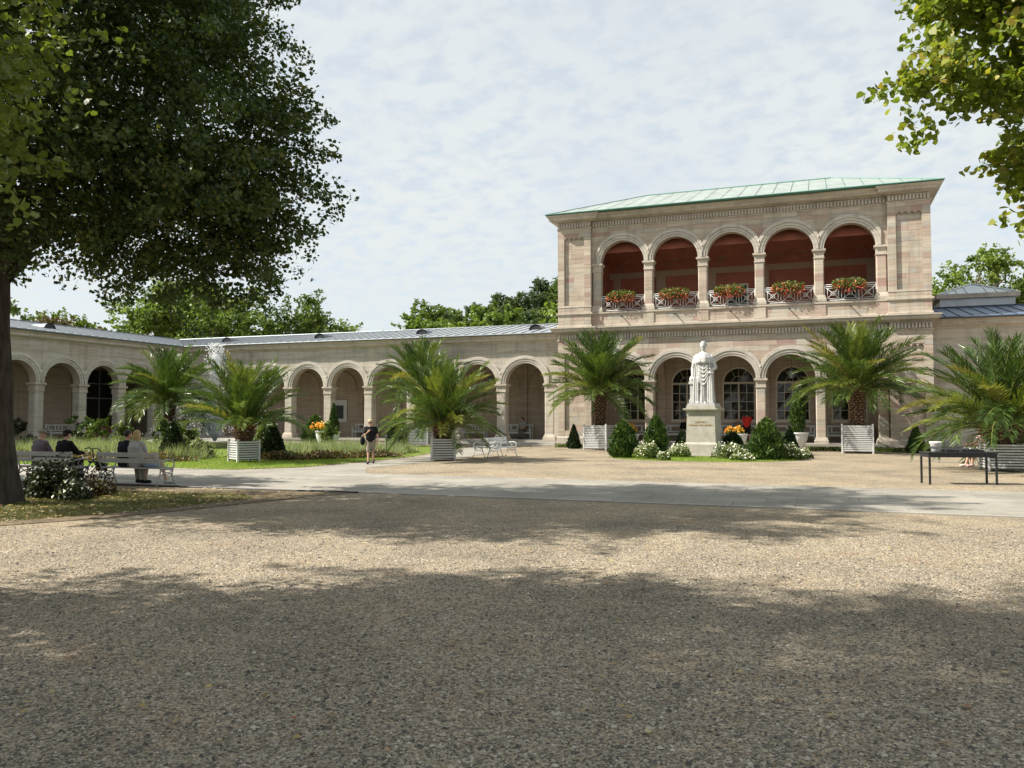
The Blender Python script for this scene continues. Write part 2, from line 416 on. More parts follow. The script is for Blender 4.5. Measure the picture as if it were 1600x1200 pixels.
m_dryleaf = leaf_mat('dry_leaves', [(0, (0.20, 0.12, 0.05)), (0.4, (0.40, 0.28, 0.11)), (0.7, (0.50, 0.42, 0.20)), (0.9, (0.42, 0.38, 0.28)), (1, (0.30, 0.09, 0.03))], 0.15, 0.6)
m_water, _t, _b = newmat('fountain_water')
_b.inputs['Base Color'].default_value = (0.88, 0.90, 0.92, 1); _b.inputs['Roughness'].default_value = 0.4
_tl = N(_t, 'ShaderNodeBsdfTranslucent', inp={'Color': (0.9, 0.92, 0.94, 1)}); _tr = N(_t, 'ShaderNodeBsdfTransparent')
_m1 = N(_t, 'ShaderNodeMixShader', inp={0: 0.45}); _ms = N(_t, 'ShaderNodeMixShader', inp={0: 0.15})
_t.links.new(_b.outputs[0], _m1.inputs[1]); _t.links.new(_tl.outputs[0], _m1.inputs[2])
_t.links.new(_m1.outputs[0], _ms.inputs[1]); _t.links.new(_tr.outputs[0], _ms.inputs[2]); _t.links.new(_ms.outputs[0], _t.nodes['Material Output'].inputs['Surface'])
m_pool = plain('basin_water', (0.10, 0.14, 0.13), 0.05, 0.2, 2, spec=0.8, bmp=0.3)
m_skin = plain('skin', (0.52, 0.31, 0.22), 0.6, 0.06, 10)
m_hair_d = plain('dark_hair', (0.02, 0.014, 0.01), 0.6, 0.3, 40)
m_hair_b = plain('blond_hair', (0.36, 0.26, 0.12), 0.6, 0.25, 40)
m_hair_g = plain('grey_hair', (0.36, 0.34, 0.32), 0.6, 0.2, 40)
def cloth(name, col): return plain(name, col, 0.9, 0.15, 14, spec=0.15, bmp=0.2)
m_black = cloth('black_cloth', (0.012, 0.012, 0.014))
m_navy = cloth('dark_navy_cloth', (0.014, 0.017, 0.022))
m_greyc = cloth('grey_cloth', (0.16, 0.155, 0.14))
m_khaki = cloth('khaki_cloth', (0.24, 0.21, 0.165))
m_straw = cloth('straw', (0.50, 0.41, 0.26))
m_capc = cloth('olive_cap_cloth', (0.22, 0.20, 0.15))
m_pale = cloth('pale_cloth', (0.34, 0.34, 0.335))
m_redc = cloth('red_cloth', (0.55, 0.035, 0.03))
m_pink = cloth('pink_cloth', (0.66, 0.48, 0.46))
m_blue = cloth('light_blue_cloth', (0.30, 0.38, 0.52))
m_plaid = cloth('plum_grey_cloth', (0.15, 0.12, 0.14))
m_rubber = plain('black_rubber', (0.02, 0.02, 0.02), 0.7, 0.1, 10)
m_poster = plain('poster_blue', (0.05, 0.22, 0.34), 0.5, 0.5, 6)
m_posterd = plain('poster_dark', (0.04, 0.05, 0.05), 0.5, 0.4, 6)

# ================================================================== THE GROUND
rng = np.random.default_rng(11)
def structure(name, mb, mat, label=None, smooth=False):
    o = mb.build(name, mat, None, smooth); o['kind'] = 'structure'
    if label: o['label'] = label
    return o
g = MB(); g.add([(-900, -300, 0), (900, -300, 0), (900, 1500, 0), (-900, 1500, 0)], [(0, 1, 2, 3)])
structure('ground', g, m_gravel, 'pale gravel forecourt running to the buildings')

# promenade of slabs, parallel to the facade
PY0, PY1 = -28.95, -23.65
prom = MB().box(-60, 60, PY0, PY1, -0.05, 0.008).build('promenade', m_joint)
tag(prom, 'pale grey slab promenade crossing in front of the statue', kind='structure')
sx, sy = 1.2, (PY1 - PY0 - 0.24) / 6
slab = MB().box(-sx / 2 + 0.006, sx / 2 - 0.006, -sy / 2 + 0.006, sy / 2 - 0.006, -0.02, 0.0).mesh('paving_slab', m_slab)
rows = []
for j in range(6):
    yy = PY0 + 0.12 + sy * (j + 0.5)
    x = -9.6 + (0.6 if j % 2 else 0)
    while x < 19.5:
        rows.append((x, yy)); x += sx
for x, yy in rows:
    ob('paving_slab', slab, prom, (x, yy, 0.017 + random.uniform(-0.0015, 0.0015)))
kx = -12
while kx < 21:
    for ky, s in ((PY0 + 0.055, 1), (PY1 - 0.055, 1)):
        pass
    kx += 1
kerb = MB().box(-0.498, 0.498, -0.05, 0.05, -0.05, 0.0).mesh('kerb_stone', m_kerb)
for i in range(33):
    for ky in (PY0 + 0.06, PY1 - 0.06):
        ob('kerb_stone', kerb, prom, (-12 + i, ky, 0.024))

# branch path that runs from the promenade back to the arcade steps
bp = MB(); bp.disc([(-6.2, -23.7), (-4.6, -21.6), (-4.3, -17.6), (-4.4, -13.5), (-6.0, -6.5), (-7.0, -1.3), (-4.6, -1.3), (-3.4, -7), (-2.4, -13), (-2.2, -17.5), (-2.6, -21), (-1.0, -23.7)], 0.006)
structure('path', bp, m_slab, 'pale paved side path curving from promenade to arcade steps')
# lawn
lawn_poly = [(-40, -23.6), (-14.9, -23.62), (-10.8, -23.64), (-6.6, -23.64), (-5.0, -21.6), (-4.7, -17.7), (-4.8, -13.6), (-6.3, -6.8), (-7.4, -2.2), (-10, -1.6), (-26.5, -1.6), (-29.2, -4), (-29.2, -23.6)]
lw = MB(); lw.disc([p for p in lawn_poly[1:]], 0.012)
structure('lawn', lw, m_soilgrass, 'sunlit green lawn around the fountain')
def inside(poly, P):
    x, y = P[:, 0], P[:, 1]; r = np.zeros(len(P), bool); n = len(poly)
    for i in range(n):
        x0, y0 = poly[i]; x1, y1 = poly[(i + 1) % n]
        c = ((y0 > y) != (y1 > y)) & (x < (x1 - x0) * (y - y0) / (y1 - y0 + 1e-12) + x0)
        r ^= c
    return r
def blades(name, poly, n, h0, h1, wd, mat, label, cat, lean=0.5, z0=0.01, weight=None, tuft=0):
    P = np.array(poly); lo, hi = P.min(0), P.max(0)
    q = rng.uniform(lo, hi, (n * 3, 2)); q = q[inside(poly, q)]
    if weight is not None: q = q[rng.random(len(q)) < weight(q)]
    q = q[:n]; n = len(q)
    off = np.zeros((n, 2)); hs = np.ones(n)
    if tuft:
        nt_ = max(3, n // tuft); c = q[:nt_]; k = rng.integers(0, nt_, n); off = rng.normal(0, 0.20, (n, 2)); q = c[k] + off * 0.45; hs = rng.uniform(0.6, 1.1, nt_)[k] * (1 - 0.55 * np.minimum(1, (off ** 2).sum(1) / 0.12))
    a = rng.uniform(0, 2 * pi, n); h = rng.uniform(h0, h1, n) * hs; l = rng.normal(0, lean, (n, 2)) * h[:, None] + off * 1.1
    d = np.stack([np.cos(a), np.sin(a)], 1) * wd
    z = np.full(n, z0)
    V = np.empty((n, 3, 3))
    V[:, 0] = np.c_[q - d, z]; V[:, 1] = np.c_[q + d, z]; V[:, 2] = np.c_[q + l, z + h]
    F = np.arange(n * 3).reshape(n, 3)
    o = ob(name, np_mesh(name, V.reshape(-1, 3), F, mat, rng.random(n)))
    return tag(o, label, cat, kind='stuff')
blades('lawn_grass', lawn_poly[1:], 110000, 0.035, 0.075, 0.008, m_grass, 'short mown green grass of the lawn behind the promenade', 'grass',
       weight=lambda q: np.where(q[:, 1] < -16, 1.0, 0.35))
# shaded grass under the big tree
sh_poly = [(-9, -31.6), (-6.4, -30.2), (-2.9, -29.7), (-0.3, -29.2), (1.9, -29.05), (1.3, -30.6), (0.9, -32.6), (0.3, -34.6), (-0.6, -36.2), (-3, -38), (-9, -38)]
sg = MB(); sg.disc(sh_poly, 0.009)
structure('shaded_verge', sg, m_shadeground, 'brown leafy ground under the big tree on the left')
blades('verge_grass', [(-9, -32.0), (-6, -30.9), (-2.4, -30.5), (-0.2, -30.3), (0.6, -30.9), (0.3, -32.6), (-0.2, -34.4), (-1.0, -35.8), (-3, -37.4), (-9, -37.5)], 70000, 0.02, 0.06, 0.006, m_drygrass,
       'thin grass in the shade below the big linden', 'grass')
# metal lawn edging
ed = MB()
pts = [(-9, -29.6), (-6, -29.35), (-2.8, -29.2), (-0.2, -29.12), (1.4, -29.06), (1.95, -29.0)]
ed.tube([(x, y, 0.02) for x, y in pts], 0.022, 6)
tag(ed.build('lawn_edging', m_darkmetal), 'dark metal edging strip along the near edge of the promenade', 'edging')
def flat_leaves(n, size, pts, zlo=0.012):
    a = rng.uniform(0, 2 * pi, n); s = rng.uniform(0.6, 1.2, n) * size
    base = np.array([(-0.5, 0), (-0.15, 0.34), (0.25, 0.26), (0.55, 0), (0.25, -0.26), (-0.15, -0.34)])
    c, sn = np.cos(a), np.sin(a)
    tilt = rng.normal(0, 0.12, (n, 2))
    V = np.empty((n, 6, 3))
    for k in range(6):
        x = (base[k, 0] * c - base[k, 1] * sn) * s; y = (base[k, 0] * sn + base[k, 1] * c) * s
        V[:, k, 0] = pts[:, 0] + x; V[:, k, 1] = pts[:, 1] + y
        V[:, k, 2] = zlo + 0.012 + x * tilt[:, 0] + y * tilt[:, 1] + (0.07 * s if k in (0, 3) else 0)
    V[:, :, 2] += np.maximum(0, zlo - V[:, :, 2].min(1))[:, None]
    return V.reshape(-1, 3), np.arange(n * 6).reshape(n, 6)
q = rng.uniform((-9, -37.5), (2.5, -29.3), (3200, 2)); q = q[inside(sh_poly, q)][:1500]
V, F = flat_leaves(len(q), 0.085, q, 0.03)
tag(ob('leaf_litter', np_mesh('leaf_litter', V, F, m_dryleaf, rng.random(len(F)))), 'fallen dry leaves littering the shaded verge', 'leaf litter', kind='stuff')
q = np.array([spot(rng.uniform(-0.66, 0.66) * d, d)[:2] for d in np.r_[rng.uniform(10.2, 19, 260), rng.uniform(4.2, 10.2, 70)]])
q2 = np.stack([rng.uniform(-12, -4.2, 420), rng.uniform(-23.6, -22.6, 420) + 0], 1); q2[:, 1] = np.where(q2[:, 0] > -6, q2[:, 1] + (q2[:, 0] + 6) * 2.2, q2[:, 1])
q = np.concatenate([q, q2]); q = q[~((q[:, 1] > PY0) & (q[:, 1] < PY1) & (rng.random(len(q)) < 0.8))]
V, F = flat_leaves(len(q), 0.055, q, 0.022)
tag(ob('scattered_leaves', np_mesh('scattered_leaves', V, F, m_dryleaf, rng.random(len(F)))), 'small dry leaves blown over the gravel and the lawn edge', 'leaves', kind='stuff')
# single leaves lying on the gravel in front
lm = []
for k in range(4):
    V, F = flat_leaves(1, 0.05 + 0.009 * k, np.array([[0.0, 0.0]]), 0.004)
    lm.append(np_mesh('fallen_leaf', V, F, m_dryleaf, np.array([0.0])))
for k, (lat, d) in enumerate([(-2.6, 6.9), (-2.2, 6.1), (-0.45, 6.3), (-1.9, 5.35), (-1.25, 4.75), (-0.35, 5.7), (0.25, 7.2), (1.15, 8.5), (1.05, 6.0), (0.95, 5.1), (1.55, 5.6), (1.62, 5.05), (1.85, 4.8), (2.65, 5.2), (2.72, 4.95), (0.55, 5.25), (3.2, 6.7), (2.35, 6.3), (-0.2, 5.2), (0.75, 4.55), (-3.3, 8.3), (3.6, 8.9), (2.0, 9.6), (-1.4, 8.0), (-0.9, 9.4), (-2.9, 5.2), (2.3, 4.4)]):
    p = spot(lat, d, 0.006)
    o = ob('fallen_leaf', lm[k % 4], None, p, random.uniform(0, 6.28))
    tag(o, 'single dry leaf lying on the gravel in the foreground', 'leaf', 'dry leaves lying on the foreground gravel')
# pebbles near the camera, real stones
n = 150000
d = 3.6 + 9.5 * rng.random(n) ** 1.25; lat = rng.uniform(-0.68, 0.68, n) * d
P = CAM[None, :2] + _rt[None, :2] * lat[:, None] + _fw[None, :2] * d[:, None]
s = np.clip(rng.lognormal(math.log(0.0075), 0.36, n), 0.003, 0.022)
bv = np.array([(1, 0, 0.25), (0.3, 0.95, 0.3), (-0.8, 0.6, 0.2), (-0.8, -0.6, 0.3), (0.3, -0.95, 0.2), (0.05, 0.05, 0.95)])
a = rng.uniform(0, 2 * pi, n); c, sn = np.cos(a)[:, None], np.sin(a)[:, None]
j = bv[None] * rng.uniform(0.65, 1.35, (n, 6, 1)) * s[:, None, None]
V = np.empty((n, 6, 3)); V[:, :, 0] = j[:, :, 0] * c - j[:, :, 1] * sn + P[:, :1]; V[:, :, 1] = j[:, :, 0] * sn + j[:, :, 1] * c + P[:, 1:]
V[:, :, 2] = j[:, :, 2] * 0.8 - 0.001
fb = np.array([(0, 1, 5), (1, 2, 5), (2, 3, 5), (3, 4, 5), (4, 0, 5)])
F = (np.arange(n)[:, None, None] * 6 + fb[None]).reshape(-1, 3)
tag(ob('gravel_stones', np_mesh('gravel_stones', V.reshape(-1, 3), F, m_pebble, np.repeat(rng.random(n), 5))), 'loose gravel stones covering the near forecourt', 'gravel', kind='stuff')

# ================================================================== BUILDINGS
def xscan(xs, circ, z0):
    """lower limit of a wall above arch circles (c, zc, r)"""
    z = np.full(len(xs), z0)
    for c, zc, r in circ:
        d = r * r - (xs - c) ** 2
        z = np.where(d > 0, np.maximum(z, zc + np.sqrt(np.maximum(d, 0))), z)
    return z
def arch_wall(mb, x0, x1, z0, z1, y0, y1, circ):
    xs = {x0, x1}
    for c, zc, r in circ:
        for k in range(33):
            x = c - r * math.cos(pi * k / 32)
            if x0 < x < x1: xs.add(round(x, 5))
    xs = np.array(sorted(xs)); zb = xscan(xs, circ, z0)
    for i in range(len(xs) - 1):
        a, b = xs[i], xs[i + 1]
        if b - a < 1e-4: continue
        mb.add([(a, y0, zb[i]), (b, y0, zb[i + 1]), (b, y0, z1), (a, y0, z1), (a, y1, zb[i]), (b, y1, zb[i + 1]), (b, y1, z1), (a, y1, z1)],
               [(0, 1, 2, 3), (5, 4, 7, 6), (4, 5, 1, 0), (3, 2, 6, 7)])
    e = len(xs) - 1
    mb.add([(x0, y0, zb[0]), (x0, y1, zb[0]), (x0, y1, z1), (x0, y0, z1)], [(0, 3, 2, 1)])
    mb.add([(x1, y0, zb[e]), (x1, y1, zb[e]), (x1, y1, z1), (x1, y0, z1)], [(0, 1, 2, 3)])
    return mb
unit_block = {}
def ublock(mat):
    if mat.name not in unit_block:
        e = 0.02
        b = MB(); b.box(-0.5, 0.5, -0.5, 0.5, -0.5, 0.5)
        unit_block[mat.name] = b.mesh('stone_block', mat)
    return unit_block[mat.name]
class Blocks:
    """ashlar facing: each stone its own object up to the limit, the rest one part"""
    def __init__(s, parent, mat, limit=290):
        s.p = parent; s.mat = mat; s.lim = limit; s.items = []
    def region(s, x0, x1, z0, z1, y, ch=0.27, bw=(0.5, 1.25), circ=(), j=0.007, proud=0.014):
        nz = max(1, round((z1 - z0) / ch)); h = (z1 - z0) / nz
        for k in range(nz):
            a, b = z0 + k * h, z0 + (k + 1) * h
            x = x0
            while x < x1 - 1e-3:
                wdt = random.uniform(*bw)
                if x1 - (x + wdt) < bw[0] * 0.7: wdt = x1 - x
                xa, xb = x + j / 2, x + wdt - j / 2
                za, zb = a + j / 2, b - j / 2
                x += wdt
                pr = proud + random.uniform(-0.003, 0.004)
                xs = np.linspace(xa, xb, 13 if circ else 2)
                lo = xscan(xs, circ, za) if circ else np.full(2, za)
                if (lo <= za + 1e-6).all():
                    s.items.append(((xb - xa) * (zb - za), 'box', (xa, xb, za, zb, y, pr))); continue
                ok = lo < zb - 0.012
                run = []
                for i in range(len(xs) + 1):
                    if i < len(xs) and ok[i]: run.append(i)
                    else:
                        if len(run) > 1:
                            poly = [(xs[q], lo[q]) for q in run] + [(xs[run[-1]], zb), (xs[run[0]], zb)]
                            ar = sum((zb - lo[q]) for q in run) * (xs[1] - xs[0])
                            if ar > 0.008: s.items.append((ar, 'poly', (poly, y, pr)))
                        run = []
    def done(s):
        s.items.sort(key=lambda q: -q[0])
        rest = MB(); rn = []
        for i, (ar, kind, d) in enumerate(s.items):
            if kind == 'box':
                xa, xb, za, zb, y, pr = d
                if i < s.lim:
                    ob('stone_block', ublock(s.mat), s.p, ((xa + xb) / 2, y + 0.01 - pr / 2, (za + zb) / 2), scale=(xb - xa, pr + 0.02, zb - za))
                else:
                    rest.box(xa, xb, y - pr, y + 0.02, za, zb); rn += [random.random()] * 6
            else:
                poly, y, pr = d
                if i < s.lim:
                    MB().prism(poly, y - pr, y + 0.02).build('stone_block', s.mat, s.p)
                else:
                    n0 = len(rest.f); rest.prism(poly, y - pr, y + 0.02); rn += [random.random()] * (len(rest.f) - n0)
        if rest.f:
            o = rest.build('small_stone_blocks', s.mat, s.p); o['kind'] = 'stuff'
            at = o.data.attributes.new('rnd', 'FLOAT', 'FACE'); at.data.foreach_set('value', rn)
def moulding(path, prof, mat, name, parent, closed=False):
    """sweep profile (offset outward, z) along an xy path with mitres"""
    n = len(path); mb = MB(); vs = []
    P = [Vector((x, y)) for x, y in path]
    for i in range(n):
        ds = []
        if i > 0: ds.append((P[i] - P[i - 1]).normalized())
        if i < n - 1: ds.append((P[i + 1] - P[i]).normalized())
        ns = [Vector((d.y, -d.x)) for d in ds]
        if len(ns) == 2:
            m = ns[0] + ns[1]; m = m / max(0.2, m.dot(ns[0]))
        else: m = ns[0]
        for o_, z in prof: vs.append((P[i].x + m.x * o_, P[i].y + m.y * o_, z))
    k = len(prof); fs = []
    for i in range(n - 1):
        for j in range(k - 1):
            fs.append((i * k + j, (i + 1) * k + j, (i + 1) * k + j + 1, i * k + j + 1))
    mb.add(vs, fs)
    return mb.build(name, mat, parent)
def archivolt_mesh(s, r0, r1, mat, y):
    """moulded ring round an arch, cut at the middle of the piers (half spacing s/2)"""
    bands = [(r0, r0 + 0.10, 0.030), (r0 + 0.10, r0 + 0.115, 0.012), (r0 + 0.115, r0 + 0.24, 0.060), (r0 + 0.24, r0 + 0.26, 0.035), (r0 + 0.26, r1 - 0.03, 0.095), (r1 - 0.03, r1, 0.060)]
    prof = [(r0, -0.02)]
    for a, b, p in bands: prof += [(a, p), (b, p)]
    prof += [(r1, -0.02)]
    mb = MB(); vs = []; K = 48
    for k in range(K + 1):
        a = pi * k / K; c, sn = math.cos(a), math.sin(a)
        lim = (s / 2 - 0.003) / max(abs(c), 1e-6)
        for r, p in prof:
            rr = min(r, max(lim, r0)) if r > r0 else r
            vs.append((rr * c, y - p, rr * sn))
    m = len(prof); fs = []
    for k in range(K):
        for j in range(m - 1): fs.append((k * m + j, k * m + j + 1, (k + 1) * m + j + 1, (k + 1) * m + j))
    mb.add(vs, fs)
    return mb.mesh('archivolt', mat)
def chamfer_shaft(hw, z0, z1, ch=0.05):
    mb = MB(); pts = []
    for sx_, sy_ in ((-1, -1), (1, -1), (1, 1), (-1, 1)):
        a = (sx_ * hw, sy_ * (hw - ch)); b = (sx_ * (hw - ch), sy_ * hw)
        pts += [a, b] if (sx_ * sy_ > 0) else [b, a]
    n = 8
    vs = [(x, y, z0) for x, y in pts] + [(x, y, z1) for x, y in pts]
    mb.add(vs, [(i, (i + 1) % n, n + (i + 1) % n, n + i) for i in range(n)])
    return mb
def column_set(hw, z0, zcap, mat, trim):
    """meshes of shaft, base and capital; zcap = top of the abacus"""
    sh = chamfer_shaft(hw, z0 + 0.34, zcap - 0.10).mesh('shaft', mat)
    b = MB().frus(hw + 0.10, hw + 0.10, z0, z0 + 0.16); b.frus(hw + 0.10, hw + 0.06, z0 + 0.16, z0 + 0.20); b.frus(hw + 0.075, hw + 0.02, z0 + 0.205, z0 + 0.345)
    c = MB().frus(hw + 0.035, hw + 0.035, zcap - 0.50, zcap - 0.45); c.frus(hw + 0.008, hw + 0.008, zcap - 0.45, zcap - 0.19)
    c.frus(hw + 0.01, hw + 0.085, zcap - 0.19, zcap - 0.11); c.frus(hw + 0.095, hw + 0.095, zcap - 0.108, zcap - 0.02); c.frus(hw + 0.06, hw + 0.06, zcap - 0.02, zcap)
    return sh, b.mesh('base', trim), c.mesh('capital', trim)
def put_column(parent, meshes, x, y):
    c = ob('column', meshes[0], parent, (x, y, 0))
    ob('base', meshes[1], c); ob('capital', meshes[2], c)
    return c
def leaf_boss(mat):
    b = MB(); b.ball((0, 0, 0), 0.07, 0.07, 0.11, 8, 6); b.ball((-0.07, 0, 0.06), 0.05, 0.04, 0.06, 8, 5); b.ball((0.07, 0, 0.06), 0.05, 0.04, 0.06, 8, 5)
    return b.mesh('leaf_boss', mat, True)
def roof_panels(parent, x0, x1, ya, za, yb, zb, mat, seam_mat, pw=0.62, name='roof_panel'):
    """standing seam roof: one object per sheet with its rib"""
    n = round((x1 - x0) / pw); pw = (x1 - x0) / n
    L = math.hypot(yb - ya, zb - za); dz = (zb - za) / (yb - ya)
    b = MB(); nx = -dz / math.hypot(1, dz); nz = 1 / math.hypot(1, dz)
    def pt(x, y, up): return (x, y + nx * up, za + (y - ya) * dz + nz * up)
    hw = pw / 2
    b.add([pt(-hw, ya, 0), pt(hw, ya, 0), pt(hw, yb, 0), pt(-hw, yb, 0), pt(-hw, ya, -0.03), pt(hw, ya, -0.03), pt(hw, yb, -0.03), pt(-hw, yb, -0.03)],
          [(0, 1, 2, 3), (7, 6, 5, 4), (4, 5, 1, 0), (6, 7, 3, 2)])
    b.cm = 1
    xr = hw - 0.013
    b.add([pt(xr - 0.014, ya, 0.001), pt(xr + 0.012, ya, 0.001), pt(xr + 0.012, yb, 0.001), pt(xr - 0.014, yb, 0.001), pt(xr - 0.014, ya, 0.04), pt(xr + 0.012, ya, 0.04), pt(xr + 0.012, yb, 0.04), pt(xr - 0.014, yb, 0.04)],
          [(4, 5, 6, 7), (0, 1, 5, 4), (1, 2, 6, 5), (3, 0, 4, 7), (2, 3, 7, 6)])
    me = b.mesh(name, [mat, seam_mat])
    for i in range(n): ob(name, me, parent, (x0 + pw * (i + 0.5), 0, 0))
m_zincseam = plain('zinc_seam', (0.15, 0.17, 0.19), 0.5, 0.1, 3, metal=0.4)
m_slateseam = plain('slate_seam', (0.05, 0.065, 0.09), 0.5, 0.1, 3, metal=0.2)
def dormer(parent, x, y, z, mat):
    b = MB(); pts = [(0.42 * math.cos(pi * k / 12), 0.36 * math.sin(pi * k / 12)) for k in range(13)]
    n = len(pts)
    b.add([(px, -0.0, pz) for px, pz in pts] + [(px, 1.3, pz) for px, pz in pts] , [(i + 1, i, n + i, n + i + 1) for i in range(n - 1)])
    o = b.build('roof_dormer', mat, parent, loc=(x, y, z))
    f = MB(); p2 = [(0.36 * math.cos(pi * k / 12), 0.30 * math.sin(pi * k / 12)) for k in range(13)]
    f.prism(p2, 0.05, 0.07); f.build('louvre', m_darkmetal, o)
    return o
def lantern(loc, ztop, label):
    e = empty('hanging_lantern', label, 'lantern', loc)
    fr = MB()
    for k in range(6):
        a = 2 * pi * k / 6; b_ = 2 * pi * (k + 1) / 6
        fr.tube([(0.15 * math.cos(a), 0.15 * math.sin(a), 0), (0.24 * math.cos(a), 0.24 * math.sin(a), 0.42), (0.05 * math.cos(a), 0.05 * math.sin(a), 0.62)], 0.012, 5)
        for r, z in ((0.15, 0), (0.24, 0.42)):
            fr.tube([(r * math.cos(a), r * math.sin(a), z), (r * math.cos(b_), r * math.sin(b_), z)], 0.012, 5)
    fr.tube([(0, 0, 0.6), (0, 0, ztop)], 0.012, 5)
    fr.build('frame', m_darkmetal, e)
    MB().lathe([(0.14, 0.01), (0.225, 0.41), (0.05, 0.58)], 6).build('glass', m_skyglass, e)

# ------------------------------------------------------------------ the pavilion (two storeys, five arches)
S = 2.99; NB = 5; X0 = 0.0; XB = 5 * S
BL0, BL1 = -2.25, -0.28; BR0, BR1 = XB + 0.28, XB + 2.25
RI, RO = 1.245, 1.70
pav = empty('pavilion_building', 'two storey sandstone pavilion with red loggia, five arches and green copper roof', 'building')
cen = [S * (i + 0.5) for i in range(NB)]
D = 13.0
wall = MB()
arch_wall(wall, BL1, BR0, 3.80, 6.62, 0.0, 0.5, [(c, 3.80, RI) for c in cen])
wall.box(BL1, BR0, 0.0, 0.5, 6.62, 7.72)
arch_wall(wall, BL1, BR0, 10.53, 13.05, 0.0, 0.5, [(c, 10.53, RI) for c in cen])
for a, b in ((BL0, BL1), (BR0, BR1)):
    wall.box(a + 0.002, b - 0.002, -0.14, 0.5, 0.0, 13.05)
    for z0, z1, pz0, pz1 in ((0.0, 6.4, 0.95, 5.25), (6.9, 12.62, 8.15, 11.95)):
        wall.box(a, a + 0.40, -0.25, -0.139, z0, z1); wall.box(b - 0.40, b, -0.25, -0.139, z0, z1)
        wall.box(a + 0.40, b - 0.40, -0.25, -0.139, z0, pz0)
        c0 = a + 0.40; wd = (b - a - 0.8) / 4
        arch_wall(wall, a + 0.40, b - 0.40, pz1 - 0.02, z1, -0.25, -0.139, [(c0 + wd * (k + 0.5), pz1, wd * 0.44) for k in range(4)])
for x in (BL0, BR1 - 0.5):
    wall.box(x + 0.003, x + 0.497, 0.502, D, 0, 13.05)
wall.box(BL0 + 0.5, BR1 - 0.5, D - 0.5, D - 0.003, 0, 13.05)
pw_ = wall.build('wall', m_mortar, pav)
B = Blocks(pw_, m_block, 295)
B.region(BL1, BR0, 10.55, 12.60, 0.0, 0.27, (0.6, 1.5), [(c, 10.53, RO - 0.02) for c in cen])
B.region(BL1, BR0, 3.82, 6.12, 0.0, 0.29, (0.6, 1.5), [(c, 3.80, RO - 0.02) for c in cen])
B.region(BL1, BR0, 6.98, 7.58, 0.0, 0.30, (0.6, 1.6))
for a, b in ((BL0, BL1), (BR0, BR1)):
    for z0, z1, pz0, pz1 in ((0.62, 6.12, 0.95, 5.25), (7.0, 12.60, 8.15, 11.95)):
        B.region(a + 0.41, b - 0.41, pz0, pz1, -0.14, 0.265, (0.35, 0.95))
        B.region(a, a + 0.39, z0, z1, -0.25, 0.265, (0.3, 0.39)); B.region(b - 0.39, b, z0, z1, -0.25, 0.265, (0.3, 0.39))
        if z1 > 12: B.region(a + 0.39, b - 0.39, pz1 + 0.16, z1, -0.25, 0.25, (0.4, 0.9))
        else: B.region(a + 0.39, b - 0.39, pz1 + 0.16, z1, -0.25, 0.25, (0.4, 0.9))
        if pz0 - z0 > 0.1: B.region(a + 0.39, b - 0.39, z0, pz0 - 0.03, -0.25, 0.3, (0.4, 0.9))
B.done()
# columns and archivolts
lowcol = column_set(0.25, 0.33, 3.80, m_col, m_trim); upcol = column_set(0.245, 7.74, 10.53, m_col, m_trim)
for i in range(NB + 1):
    x = S * i
    put_column(pav, lowcol, x, 0.27); put_column(pav, upcol, x, 0.27)
av = archivolt_mesh(S, RI, RO, m_arch, 0.0); boss = leaf_boss(m_trim)
for zc in (3.80, 10.53):
    for c in cen: ob('archivolt', av, pav, (c, 0, zc))
    for i in range(1, NB): ob('leaf_boss', boss, pav, (S * i, -0.06, zc + 0.62))
# path of the mouldings with the projecting end bays
front = [(BL0, D), (BL0, -0.25), (BL1, -0.25), (BL1, 0), (BR0, 0), (BR0, -0.25), (BR1, -0.25), (BR1, D)]
moulding(front, [(0.0, 12.58), (0.06, 12.59), (0.06, 12.63), (0.02, 12.64)], m_trim, 'frieze_fillet', pav)
moulding(front, [(0.016, 12.98), (0.13, 13.0), (0.13, 13.03), (0.38, 13.06), (0.42, 13.10), (0.42, 13.18), (0.48, 13.24), (0.54, 13.32), (0.54, 13.36), (-0.2, 13.38)], m_trim, 'cornice', pav)
moulding(front, [(0.0, 6.90), (0.05, 6.91), (0.05, 7.0), (0.03, 7.01)], m_trim, 'plinth_band', pav)
moulding(front, [(0.03, 7.58), (0.09, 7.63), (0.09, 7.72), (0.0, 7.725), (-0.5, 7.727)], m_trim, 'sill_band', pav)
moulding(front, [(0.016, 6.50), (0.10, 6.52), (0.12, 6.56), (0.30, 6.60), (0.34, 6.66), (0.34, 6.74), (0.40, 6.80), (0.40, 6.84), (0.0, 6.90)], m_trim, 'string_cornice', pav)
moulding(front, [(0.0, 6.10), (0.05, 6.11), (0.05, 6.15), (0.02, 6.16)], m_trim, 'lower_fillet', pav)
for pth in ([(BL0, D), (BL0, -0.25), (BL1, -0.25), (BL1, 0.02)], [(BR0, 0.02), (BR0, -0.25), (BR1, -0.25), (BR1, D)]):
    moulding(pth, [(0.0, 0.62), (0.03, 0.60), (0.07, 0.54), (0.07, -0.02)], m_trim, 'plinth', pav)
    moulding(pth, [(0.0, 8.02), (0.035, 8.03), (0.035, 8.09), (0.0, 8.10)], m_trim, 'panel_sill', pav)
def flutes(z0, z1, name):
    fl = MB()
    for a, b, y in ((BL0 + 0.02, BL1 - 0.02, -0.25), (BL1 + 0.05, BR0 - 0.05, 0.0), (BR0 + 0.02, BR1 - 0.02, -0.25)):
        n_ = round((b - a) / 0.165); st = (b - a) / n_
        fl.box(a - 0.015, b + 0.015, y - 0.012, y + 0.01, z0, z1)
        for k in range(n_):
            xx = a + st * (k + 0.5)
            fl.box(xx - st * 0.30, xx + st * 0.30, y - 0.11, y - 0.011, z0 + 0.02, z1 - 0.06)
    fl.build(name, m_trim, pav)
